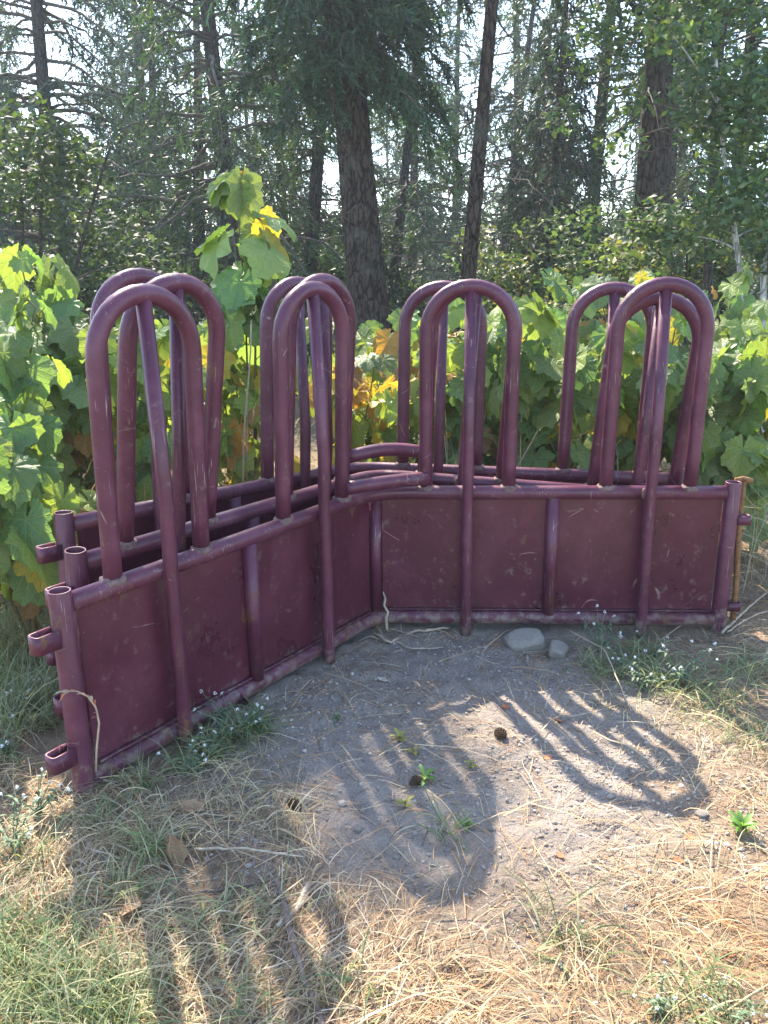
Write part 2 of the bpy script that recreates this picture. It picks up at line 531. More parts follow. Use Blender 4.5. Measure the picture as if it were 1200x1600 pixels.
# ------------------------------------------------------------------ the ground
def ground_material():
    m, nt, out = new_mat('dirt_ground')
    geo = nt.nodes.new('ShaderNodeNewGeometry')
    p = geo.outputs['Position']
    big = noise(nt, p, 1.6, 5, 0.6)
    mid = noise(nt, p, 14, 6, 0.7)
    fine = noise(nt, p, 150, 5, 0.7)
    dirt = ramp(nt, mid, [(0.3, (0.200, 0.168, 0.140)), (0.5, (0.285, 0.241, 0.202)), (0.72, (0.36, 0.306, 0.258))])
    dirt = mixc(nt, 0.5, dirt, ramp(nt, fine, [(0.3, (0.11, 0.094, 0.08)), (0.7, (0.43, 0.38, 0.33))]))
    litter = ramp(nt, noise(nt, mapping(nt, p, (60, 25, 60)), 1.0, 5, 0.7), [(0.3, (0.14, 0.095, 0.06)), (0.7, (0.36, 0.25, 0.15))])
    # bare dirt lies in front of the bend; litter elsewhere
    sub = nt.nodes.new('ShaderNodeVectorMath')
    sub.operation = 'SUBTRACT'
    sub.inputs[1].default_value = (0.22, 2.42, 0)
    nt.links.new(p, sub.inputs[0])
    sc = nt.nodes.new('ShaderNodeVectorMath')
    sc.operation = 'MULTIPLY'
    sc.inputs[1].default_value = (1.0, 0.95, 0)
    nt.links.new(sub.outputs[0], sc.inputs[0])
    ln = nt.nodes.new('ShaderNodeVectorMath')
    ln.operation = 'LENGTH'
    nt.links.new(sc.outputs[0], ln.inputs[0])
    d = math_n(nt, 'ADD', ln.outputs[1], math_n(nt, 'MULTIPLY', math_n(nt, 'SUBTRACT', big, 0.5), 1.1))
    f = ramp(nt, d, [(0.62, (0, 0, 0)), (1.1, (0.85, 0.85, 0.85))])
    c = mixc(nt, f, dirt, litter)
    far = nt.nodes.new('ShaderNodeVectorMath')
    far.operation = 'LENGTH'
    nt.links.new(p, far.inputs[0])
    ff = ramp(nt, math_n(nt, 'MULTIPLY', far.outputs[1], 0.1), [(0.5, (0, 0, 0)), (1.0, (1, 1, 1))])
    c = mixc(nt, ff, c, ramp(nt, mid, [(0.3, (0.035, 0.05, 0.02)), (0.7, (0.10, 0.09, 0.045))]))
    grit = noise(nt, p, 420, 3, 0.7)
    h = math_n(nt, 'ADD', mid, math_n(nt, 'ADD', math_n(nt, 'MULTIPLY', fine, 0.45), math_n(nt, 'MULTIPLY', grit, 0.15)))
    c = mixc(nt, ramp(nt, grit, [(0.60, (0, 0, 0)), (0.70, (0.5, 0.5, 0.5))]), c, (0.45, 0.39, 0.33))
    principled(nt, out, c, 0.95, bump(nt, h, 1.0, 0.016), 0.15)
    return m

def build_ground():
    grow = np.cumsum(0.014 * 1.17 ** np.arange(1, 56))
    def axis_(lo, hi):
        m = np.arange(lo, hi, 0.0125)
        return np.concatenate([lo - grow[::-1], m, m[-1] + grow])
    xs, ys = axis_(-1.5, 1.7), axis_(0.95, 3.5)
    X, Y = np.meshgrid(xs, ys, indexing='ij')
    Z = gz(X, Y)
    n = len(ys)
    i = np.arange(len(xs) - 1)[:, None] * n
    j = np.arange(n - 1)[None, :]
    Q = np.stack([i + j, i + n + j, i + n + j + 1, i + j + 1], -1).reshape(-1, 4)
    o = MB().add(np.stack([X, Y, Z], -1).reshape(-1, 3), Q).build('ground', ground_material())
    o['kind'] = 'structure'
build_ground()

# ------------------------------------------------------------------ hay feeder panels
THETA = 2.1443
ARM, A1, AM, A2, HW = 1.3825, 0.3646, 0.6998, 1.0584, 0.1608
ZT, ZA, ZB = 0.560, 1.337, 0.036
UR = Vector((1, 0, 0))
UL = Vector((math.cos(-THETA), math.sin(-THETA), 0))
BIS = (UR + UL).normalized()
NR = Vector((0, -1, 0))
NL = Vector((UL.y, -UL.x, 0))
if NL.dot(BIS) < 0: NL = -NL
ARMS = {'right': (UR, NR), 'left': (UL, NL)}

def P3(u, n, a, b, z):
    return np.array(u * a + n * b + Vector((0, 0, z)))

def bent_path(z, end, fil=0.12):
    pts = [P3(UL, NL, end, 0, z), P3(UL, NL, 0.7, 0, z), P3(UL, NL, fil + 0.03, 0, z)]
    p0, p1, p2 = P3(UL, NL, fil, 0, z), np.array([0, 0, z]), P3(UR, NR, fil, 0, z)
    for t in np.linspace(0, 1, 9):
        pts.append((1 - t) ** 2 * p0 + 2 * t * (1 - t) * p1 + t * t * p2)
    pts += [P3(UR, NR, fil + 0.03, 0, z), P3(UR, NR, 0.7, 0, z), P3(UR, NR, end, 0, z)]
    return np.array(pts)

def ring(mb, c, r0, r1, axis_pts):
    mb.tube(axis_pts, [r0 * 0.7, r1, r1 * 0.95, r0 * 0.8], 14)

def strap_loop(mb, u, n, a0, z, length=0.088, w=0.027, hgt=0.060, th=0.0065):
    """a flat bar bent to a U, its ends welded to the post, its opening upright"""
    path = [(0.0, w)]
    straight = length - w
    path.append((straight, w))
    for t in np.linspace(math.pi / 2, -math.pi / 2, 13)[1:-1]:
        cx_, sy_ = math.cos(t), math.sin(t)
        path.append((straight + w * abs(cx_) ** 0.55, w * math.copysign(abs(sy_) ** 0.55, sy_)))
    path += [(straight, -w), (0.0, -w)]
    path = np.array(path)
    tan = np.gradient(path, axis=0)
    tan /= np.linalg.norm(tan, axis=1)[:, None]
    nor = np.stack([tan[:, 1], -tan[:, 0]], 1)
    V = []
    for p, q in zip(path, nor):
        for s in (-1, 1):
            for zz in (0, hgt):
                pp = p + q * s * th / 2
                V.append(P3(u, n, a0 + pp[0], pp[1], z + zz))
    k = len(path)
    Q = []
    for i in range(k - 1):
        b, c = i * 4, i * 4 + 4
        Q += [[b, c, c + 1, b + 1], [b + 2, b + 3, c + 3, c + 2], [b + 1, c + 1, c + 3, b + 3], [b, b + 2, c + 2, c]]
    Q += [[0, 1, 3, 2], [(k - 1) * 4, (k - 1) * 4 + 2, (k - 1) * 4 + 3, (k - 1) * 4 + 1]]
    mb.add(np.array(V), np.array(Q))

def make_panel(label, loc, tx, ty, psi, leans, brace_z=None, seed=0):
    rr = np.random.default_rng(seed)
    root = empty('hay_feeder_panel', loc, label, 'feeder panel', 'nested hay feeder panels')
    root.matrix_world = (Matrix.Translation(loc) @ Matrix.Rotation(tx, 4, 'X') @ Matrix.Rotation(ty, 4, 'Y') @ Matrix.Rotation(psi, 4, 'Z'))
    pm = M['paint']
    tube_obj('top_rail', bent_path(ZT, ARM - 0.025), 0.0275, pm, root, 16)
    tube_obj('bottom_rail', bent_path(ZB, ARM - 0.025, 0.10), 0.0285, pm, root, 16)
    # posts
    mb = MB().tube([(0.004, -0.004, ZB + 0.02), (0.004, -0.004, ZT - 0.02)], 0.0235, 14)
    cp = mb.build('corner_post', pm, root)
    mb = MB()
    for z in (ZT - 0.065, ZT - 0.045):
        for s in (0,):
            c = np.array(BIS * 0.004)
            mb.tube([c + np.array(NL) * 0.0 + np.array([-0.02, -0.012, z - 0.003]) - np.array([0, 0, 0]), c + np.array([0.0, -0.024, z]), c + np.array([0.02, -0.02, z + 0.002])], 0.003, 6)
    mb.build('wire_tie', pm, cp)
    for side, (u, n) in ARMS.items():
        tube_obj('middle_post', [P3(u, n, AM, 0.006, ZB + 0.02), P3(u, n, AM, 0.006, ZT - 0.018)], 0.0255, pm, root, 14)
        # end post: an open pipe
        a = ARM
        prof = [(0.0300, -0.015), (0.0300, ZT + 0.040), (0.0292, ZT + 0.042), (0.0256, ZT + 0.042), (0.0248, ZT + 0.040), (0.0248, ZT - 0.14), (0.001, ZT - 0.142)]
        V, S = [], 22
        for r_, z in prof:
            for k in range(S):
                t = 2 * math.pi * k / S
                V.append(P3(u, n, a + r_ * math.cos(t), r_ * math.sin(t), z))
        Q = []
        for i in range(len(prof) - 1):
            for k in range(S):
                k2 = (k + 1) % S
                Q.append([i * S + k, i * S + k2, (i + 1) * S + k2, (i + 1) * S + k])
        post = MB().add(np.array(V), np.array(Q)).build('end_post', pm, root)
        heights = (0.455, 0.110) if side == 'left' else (0.435, 0.075)
        dims = dict(length=0.066, w=0.020, hgt=0.050) if side == 'left' else dict(length=0.050, w=0.019, hgt=0.034)
        for z in heights:
            mb = MB()
            strap_loop(mb, u, n, a + 0.026, z, **dims)
            mb.build('strap_loop', pm, post, smooth=False)
        # two steel sheets per arm, each with a folded lip along its foot
        for (s0, s1) in ((0.030, AM - 0.008), (AM + 0.010, ARM - 0.0335 if side == 'right' else ARM - 0.046)):
            nx, nz = 14, 8
            aa = np.linspace(s0, s1, nx)
            zz = np.linspace(ZB + 0.030, ZT - 0.024, nz)
            ph = rr.uniform(0, 6, 4)
            V = []
            for off in (0.0, -0.003):
                for x in aa:
                    for z in zz:
                        t = (x - s0) / (s1 - s0); h = (z - zz[0]) / (zz[-1] - zz[0])
                        bow = 0.009 * math.sin(math.pi * t) * math.sin(math.pi * h) * math.sin(ph[0] + 3 * t) + 0.0022 * math.sin(7 * t + ph[1]) * math.sin(4 * h + ph[2])
                        V.append(P3(u, n, x, bow + off - 0.004, z))
            Q = []
            for i in range(nx - 1):
                for j in range(nz - 1):
                    b = i * nz + j
                    Q.append([b, b + nz, b + nz + 1, b + 1])
                    b += nx * nz
                    Q.append([b, b + 1, b + nz + 1, b + nz])
            sh = MB().add(np.array(V), np.array(Q)).build('steel_sheet', M['sheet'], root)
            lip = MB()
            V = []
            for x in np.linspace(s0 + 0.004, s1 - 0.004, 12):
                w = 0.0012 * math.sin(31 * x + ph[3])
                for (b, z) in ((-0.002, ZB + 0.036), (0.012 + w, ZB + 0.0335), (0.0125 + w, ZB + 0.0365), (-0.002, ZB + 0.039)):
                    V.append(P3(u, n, x, b, z))
            Q = []
            for i in range(11):
                for k in range(4):
                    k2 = (k + 1) % 4
                    Q.append([i * 4 + k, i * 4 + k2, i * 4 + 4 + k2, i * 4 + 4 + k])
            lip.add(np.array(V), np.array(Q)).build('folded_lip', M['sheet'], sh, smooth=False)
        # hoops
        for hi, ac in enumerate((A1, A2)):
            lean, slide = leans[side][hi]
            arc = 16
            jig = rr.uniform(-0.006, 0.006)
            zc = ZA - HW
            pts = []
            def LP(a_, z):
                f = max(0.0, (z - ZT) / (ZA - ZT))
                return P3(u, n, a_ + slide * f, lean * f, z)
            for z in np.linspace(ZT + 0.024, zc, 7): pts.append(LP(ac - HW, z))
            for t in np.linspace(math.pi, 0, arc + 1)[1:-1]: pts.append(LP(ac + HW * math.cos(t), zc + HW * math.sin(t) * 1.0))
            for z in np.linspace(zc, ZT + 0.024, 7): pts.append(LP(ac + HW, z))
            mb = MB().tube(pts, 0.0260, 18)
            hoop = mb.build('hoop', pm, root)
            for sg in (-1, 1):
                w = MB()
                r_ = 0.0335 + rr.uniform(0, 0.003)
                base = LP(ac + sg * HW, ZT)
                w.tube([base + np.array([0, 0, 0.012]), base + np.array([0, 0, 0.021]), base + np.array([0, 0, 0.027]), base + np.array([0, 0, 0.031])],
                       [r_, r_ + 0.0015, r_ - 0.002, 0.0256], 16, cap=False)
                for arr in w.v: arr += rr.normal(0, 0.0016, arr.shape)
                w.build('weld_bead', M['weld'], hoop)
            top = LP(ac, ZA - 0.012)
            boff = 0.049
            bar = [top, P3(u, n, ac + slide * 0.25 + jig * 0.3, boff + lean * 0.22, ZT + 0.22), P3(u, n, ac, boff, ZT + 0.03), P3(u, n, ac, boff, ZT - 0.05), P3(u, n, ac + jig * 0.5, boff + 0.001, ZB), P3(u, n, ac + jig * 0.5, boff + 0.001, -0.02)]
            tube_obj('upright_bar', bar, 0.0215, pm, hoop, 14)
            w = MB()
            wp = P3(u, n, ac - 0.022, 0.035, ZT + 0.004)
            w.tube([wp + np.array([0, 0, 0.022]), wp + np.array([0, 0, 0.008]), wp - np.array([0, 0, 0.012]), wp - np.array([0, 0, 0.024])], [0.004, 0.009, 0.008, 0.003], 8)
            w.build('weld_bead', M['weld'], hoop)
    if brace_z:
        z1, z2, sag = brace_z
        a = P3(UL, NL, A1 - HW, 0.02, z1)
        b = P3(UR, NR, A1 - HW, 0.02, z2)
        pts = [a + (b - a) * t + np.array([0, 0, sag * math.sin(math.pi * t)]) for t in np.linspace(0, 1, 12)]
        tube_obj('corner_brace', pts, 0.0265, pm, root, 14)
    return root

Z0 = -0.004
make_panel('frontmost purple hoop-topped steel feeder panel, nearest the bare dirt', Vector((-0.0372, 3.1074, Z0)), 0.0055, -0.0036, -0.046,
           {'right': [(0.02, 0.0), (0.02, 0.004)], 'left': [(0.03, 0.0), (0.03, -0.004)]}, (ZT + 0.062, ZT + 0.062, 0.004), 1)
make_panel('middle purple feeder panel, nested between the front and rear ones, hoops tipping forward', Vector((-0.0767, 3.3241, Z0 + 0.027)), 0.0459, 0.0647, -0.078,
           {'right': [(0.02, -0.01), (0.02, -0.01)], 'left': [(0.0, 0.0), (0.055, -0.01)]}, (ZT + 0.115, ZT + 0.115, 0.022), 2)
make_panel('rearmost purple feeder panel, against the leafy shrubs', Vector((-0.1295, 3.5267, Z0 + 0.003)), -0.034, 0.0188, -0.1378,
           {'right': [(0.0, 0.0), (0.0, 0.0)], 'left': [(0.02, 0.0), (0.01, 0.0)]}, None, 3)

# rusty drop rod hanging in the strap loops at the right-hand end
b0 = at_depth(1145, 968, 3.05); b1 = at_depth(1161, 752, 3.07)
rod = MB().tube([np.array(b0.lerp(b1, t)) + np.array([0.003 * math.sin(7 * t), 0, 0]) for t in np.linspace(0, 1, 8)], 0.0115, 10)
ro = rod.build('connecting_rod', M['rust'])
tag(ro, 'rusty thin rod standing upright by the right end of the panels', 'rod')
hd = MB().tube([tuple(b1 + Vector((-0.03, 0, 0.004))), tuple(b1 + Vector((0.0, 0, 0.01))), tuple(b1 + Vector((0.035, 0, 0.0)))], 0.011, 8).build('rod_handle', M['rust'], ro)

# ------------------------------------------------------------------ trees
def nrm(a):
    return a / (np.linalg.norm(a, axis=-1, keepdims=True) + 1e-12)

def branch_curve(start, az, length, rise, droop, n=8, rg=rng, wig=0.05):
    """a limb leaving the trunk at azimuth az; rises, then droops along its length"""
    t = np.linspace(0, 1, n)
    d = np.array([math.cos(az), math.sin(az), 0])
    s = np.array([-math.sin(az), math.cos(az), 0])
    P = start + np.outer(t, d) * length + np.outer(t * rise - t ** 2 * droop, [0, 0, 1]) * length
    P += np.outer(np.sin(t * rg.uniform(2, 6)) * wig * length * rg.uniform(-1, 1), s)
    return P

def needles_on(mb, P, rg, twig_gap, twig_len, ndl, width, color, hang=0.5, start=0.2, per=11, fill=1.0):
    """flat sprays of needle clumps along both sides of a limb"""
    seg = np.linalg.norm(np.diff(P, axis=0), axis=1)
    L = seg.sum()
    k = max(3, int(L * (1 - start) / twig_gap))
    ts = np.sort(rg.uniform(start, 1.0, k))
    cum = np.concatenate([[0], np.cumsum(seg)]) / L
    pos = np.stack([np.interp(ts, cum, P[:, i]) for i in range(3)], 1)
    tan = np.stack([np.interp(ts, cum, np.gradient(P[:, i])) for i in range(3)], 1)
    tan = nrm(tan)
    side = nrm(np.cross(tan, [0, 0, 1.0])) * np.where(rg.random(k) < 0.5, 1, -1)[:, None]
    tdir = nrm(tan * rg.uniform(0.3, 0.9, (k, 1)) + side * rg.uniform(0.4, 1.1, (k, 1)) + np.array([0, 0, -1.0]) * rg.uniform(0.1, 1.3, (k, 1)) * hang + rg.normal(0, 0.12, (k, 3)))
    tl = twig_len * (1.15 - 0.75 * ts) * rg.uniform(0.5, 1.25, k)
    f = (np.arange(per) + 0.5) / per
    # needle clump bases along the twigs, bending downwards
    base = pos[:, None, :] + tdir[:, None, :] * (tl[:, None] * f[None, :])[..., None]
    base[..., 2] -= (f[None, :] ** 2) * tl[:, None] * 0.35 * hang
    nd = nrm(tdir[:, None, :] * 0.9 + rg.normal(0, 0.55, (k, per, 3)))
    ln = ndl * rg.uniform(0.6, 1.4, (k, per, 1))
    wv = nrm(np.cross(nd, rg.normal(0, 1, (k, per, 3)))) * width * rg.uniform(0.6, 1.3, (k, per, 1))
    a = base - wv * 0.5
    b = base + wv * 0.5
    c = base + nd * ln
    V = np.stack([a, b, c], 2).reshape(-1, 3)
    cc = np.asarray(color) * rg.uniform(0.65, 1.45, (k, 1, 1)) * rg.uniform(0.8, 1.25, (k, per, 1))
    C = np.repeat(cc.reshape(-1, 3), 3, axis=0)
    n = k * per
    mb.add(V, None, np.arange(n * 3).reshape(-1, 3), C)
    # the twig itself, a thin sliver
    e = pos + tdir * tl[:, None]
    e[:, 2] -= tl * 0.35 * hang
    w = nrm(np.cross(tdir, rg.normal(0, 1, (k, 3)))) * 0.006
    V = np.stack([pos - w, pos + w, e], 1).reshape(-1, 3)
    mb.add(V, None, np.arange(k * 3).reshape(-1, 3), np.tile(np.array([0.06, 0.05, 0.03]), (k * 3, 1)))

def make_trunk(name, base, top, r0, r1, mat, parent, rg, sides=16, rings=26, ridge=0.0, wob=0.03):
    t = np.linspace(0, 1, rings)
    P = np.outer(1 - t, base) + np.outer(t, top)
    P[:, 0] += wob * np.sin(t * 5 + rg.uniform(0, 6)) * (t > 0)
    P[:, 1] += wob * np.sin(t * 4 + rg.uniform(0, 6)) * (t > 0)
    rad = r0 + (r1 - r0) * t + r0 * 0.5 * np.exp(-t * (np.linalg.norm(np.array(top) - base)) / 0.35)
    mb = MB().tube(P, rad, sides, True)
    if ridge:
        V = mb.v[0]
        n = rings * sides
        c = np.repeat(P, sides, axis=0)
        d = V[:n] - c
        th = np.tile(np.arange(sides) / sides * 2 * np.pi, rings)
        z = V[:n, 2]
        wv = np.sin(th * 13 + 2.2 * np.sin(z * 2.3) + 1.3 * np.sin(z * 5.1 + th * 3)) * 0.6 + np.sin(th * 23 + 3 * np.sin(z * 3.7 + 1) + z * 4) * 0.4
        V[:n] = c + d * (1 + ridge * wv + rg.normal(0, ridge * 0.35, n))[:, None]
    return mb.build(name, mat, parent), P, rad

def conifer(name, label, p_lo, p_hi, width_px, H, crown, group=None, mat='bark', seed=0, dead=(0.6, 4.0, 14, 0.9), ridge=0.0, cat='tree', limbs=True):
    """p_lo, p_hi: two points on the trunk axis; crown: dict(z0, z1, r0, r1, n, color, hang, droop, gap)"""
    rg = np.random.default_rng(seed)
    p_lo = np.array(p_lo); p_hi = np.array(p_hi)
    d = (p_hi - p_lo) / (p_hi[2] - p_lo[2])
    g = float(gz(p_lo[0], p_lo[1]))
    base = p_lo + d * (g - 0.1 - p_lo[2])
    top = p_lo + d * (H - p_lo[2])
    top[:2] = base[:2] + np.clip(top[:2] - base[:2], -1.6, 1.6)
    dist = np.linalg.norm(p_lo - np.array([0, 0, CAM_H]))
    r0 = width_px / 2 / FPX * dist * 1.06
    root = empty(name, tuple(base), label, cat, group)
    loc = base.copy()
    def L(p): return np.asarray(p) - loc
    near = ridge > 0
    make_trunk('trunk', L(base), L(top), r0, max(0.02, r0 * 0.22), M[mat], root, rg, 56 if near else 14, 120 if near else 24, ridge, 0.03)
    axis = lambda z: base + (top - base) * ((z - base[2]) / (top[2] - base[2]))
    # dead lower twigs and boughs
    z0, z1, n, ln = dead
    n = int(n * 0.6)
    if n:
        mb = MB()
        for i in range(n):
            z = rg.uniform(z0, z1)
            P = branch_curve(L(axis(z)), rg.uniform(0, 6.283), ln * rg.uniform(0.4, 1.3), rg.uniform(-0.5, 0.6), rg.uniform(-0.1, 0.7), 8, rg, 0.16)
            P[1:] += rg.normal(0, 0.03, P[1:].shape)
            r = 0.016 * rg.uniform(0.5, 1.2)
            mb.tube(P, np.linspace(r, 0.003, 8), 5, False)
            for k in range(rg.integers(2, 6)):
                j = rg.integers(2, 7)
                e = P[j] + rg.normal(0, 0.16, 3) * ln * np.array([1, 1, 0.8]) + np.array([0, 0, -0.1])
                mid = (P[j] + e) / 2 + rg.normal(0, 0.03, 3)
                mb.tube([P[j], mid, e], [0.005, 0.004, 0.002], 4, False)
        mb.build('dead_branches', M['deadwood'], root)['kind'] = 'stuff'
    if crown:
        fol, wood = MB(), MB()
        c = dict(hang=0.6, droop=0.45, gap=0.055, rise=0.15, tl=0.46, ndl=0.085, w=0.024, color=(0.035, 0.062, 0.024), az=None, per=11)
        c.update(crown)
        shade_tuft = c.get('shade_tuft', 0)  # unseen boughs added high on the trunk to shade the left foreground
        nn = int(c['n'] * 1.75)
        for i in range(nn + shade_tuft):
            t = rg.random()
            z = c['z0'] + (c['z1'] - c['z0']) * t if i < nn else 12.2 + 1.0 * t
            ln = (c['r0'] * (1 - t) + c['r1'] * t) * rg.uniform(0.55, 1.15)
            az = rg.uniform(0, 6.283) if c['az'] is None else rg.normal(c['az'][0], c['az'][1])
            if i >= nn: ln, az = rg.uniform(0.3, 1.0), rg.normal(0.0, 0.9)
            P = branch_curve(L(axis(z)), az, ln, c['rise'] * rg.uniform(-1.0, 3.0), c['droop'] * rg.uniform(0.2, 1.7), 9, rg, 0.12)
            P[1:] += rg.normal(0, 0.02, P[1:].shape)
            wood.tube(P, np.linspace(0.022 * ln / 1.6 + 0.006, 0.004, 9), 5, False)
            col = np.array(c['color']) * rg.uniform(0.75, 1.3)
            if rg.random() < c.get('yellow', 0.12):
                col = col * np.array([1.7, 1.4, 0.9])
            needles_on(fol, P, rg, c['gap'], c['tl'], c['ndl'], c['w'], col, c['hang'], per=c['per'])
        wood.build('limbs', M['deadwood'], root)['kind'] = 'stuff'
        fol.build('crown', M['needle'], root, smooth=False)['kind'] = 'stuff'
    return root

def blobs_leaves(mb, centers, radii, n, size, colors, rg, flat=0.55):
    """leaf-sized diamonds spread through a set of clumps"""
    k = rg.choice(len(centers), n, p=np.array(radii) ** 2 / np.sum(np.array(radii) ** 2))
    d = nrm(rg.normal(0, 1, (n, 3)))
    rr = np.array(radii)[k] * rg.uniform(0.15, 1.0, n) ** 0.55
    p = np.array(centers)[k] + d * rr[:, None] * np.array([1, 1, 0.75])
    nr = nrm(rg.normal(0, 0.6, (n, 3)) + np.array([0, -0.25, 0.8]))
    a = nrm(np.cross(nr, rg.normal(0, 1, (n, 3))))
    b = np.cross(nr, a)
    s = size * rg.uniform(0.55, 1.35, (n, 1))
    V = np.stack([p - a * s, p - b * s * flat + nr * s * 0.12, p + a * s, p + b * s * flat + nr * s * 0.12], 1).reshape(-1, 3)
    i = np.arange(n)[:, None] * 4
    T = np.concatenate([i + [0, 1, 2], i + [0, 2, 3]], 0)
    col = np.array(colors)[rg.integers(0, len(colors), n)] * rg.uniform(0.7, 1.35, (n, 1))
    mb.add(V, None, T, np.repeat(col, 4, axis=0))

def broadleaf(name, label, base, H, lean, spread, nclump, nleaf, leaf, colors, seed, zmin, trunk_r=0.05, mat='bark2', group=None, cat='tree', clump_r=(0.25, 0.5), stems=1):
    rg = np.random.default_rng(seed)
    base = np.array(base, dtype=float)
    base[2] = float(gz(base[0], base[1])) - 0.05
    root = empty(name, tuple(base), label, cat, group)
    fol, wood = MB(), MB()
    cs, rs = [], []
    top = np.array([lean[0], lean[1], H])
    for s in range(stems):
        tp = top + (rg.normal(0, spread * 0.45, 3) * np.array([1, 1, 0.2]) if stems > 1 else 0)
        t = np.linspace(0, 1, 14)
        P = np.outer(t, tp)
        P[:, 0] += 0.12 * H * 0.1 * np.sin(t * 7 + rg.uniform(0, 6)) * t
        P[:, 1] += 0.12 * H * 0.1 * np.sin(t * 6 + rg.uniform(0, 6)) * t
        m = MB().tube(P, trunk_r * (1 - 0.8 * t) + 0.004, 9, True)
        m.build('trunk' if stems == 1 else 'stem', M[mat], root)
        for i in range(nclump // stems):
            z = rg.uniform(zmin / H, 1.0)
            st = np.array([np.interp(z, t, P[:, q]) for q in range(3)])
            az = rg.uniform(0, 6.283)
            ln = spread * rg.uniform(0.25, 1.0) * (1.15 - 0.6 * z)
            B = branch_curve(st, az, ln, rg.uniform(0.2, 0.8), rg.uniform(0.1, 0.5), 6, rg, 0.08)
            wood.tube(B, np.linspace(trunk_r * 0.3, 0.004, 6), 5, False)
            cs.append(B[-1]); rs.append(rg.uniform(*clump_r))
            if rg.random() < 0.6:
                cs.append(B[3]); rs.append(rg.uniform(*clump_r) * 0.8)
    wood.build('branches', M['deadwood'] if mat != 'palebark' else M[mat], root)['kind'] = 'stuff'
    blobs_leaves(fol, cs, rs, nleaf, leaf, colors, rg)
    fol.build('crown', M['smallleaf'], root, smooth=False)['kind'] = 'stuff'
    return root

G_DARK = (0.022, 0.050, 0.026)
G_BLUE = (0.032, 0.068, 0.050)
G_MID = (0.040, 0.080, 0.036)
G_YEL = (0.11, 0.13, 0.040)
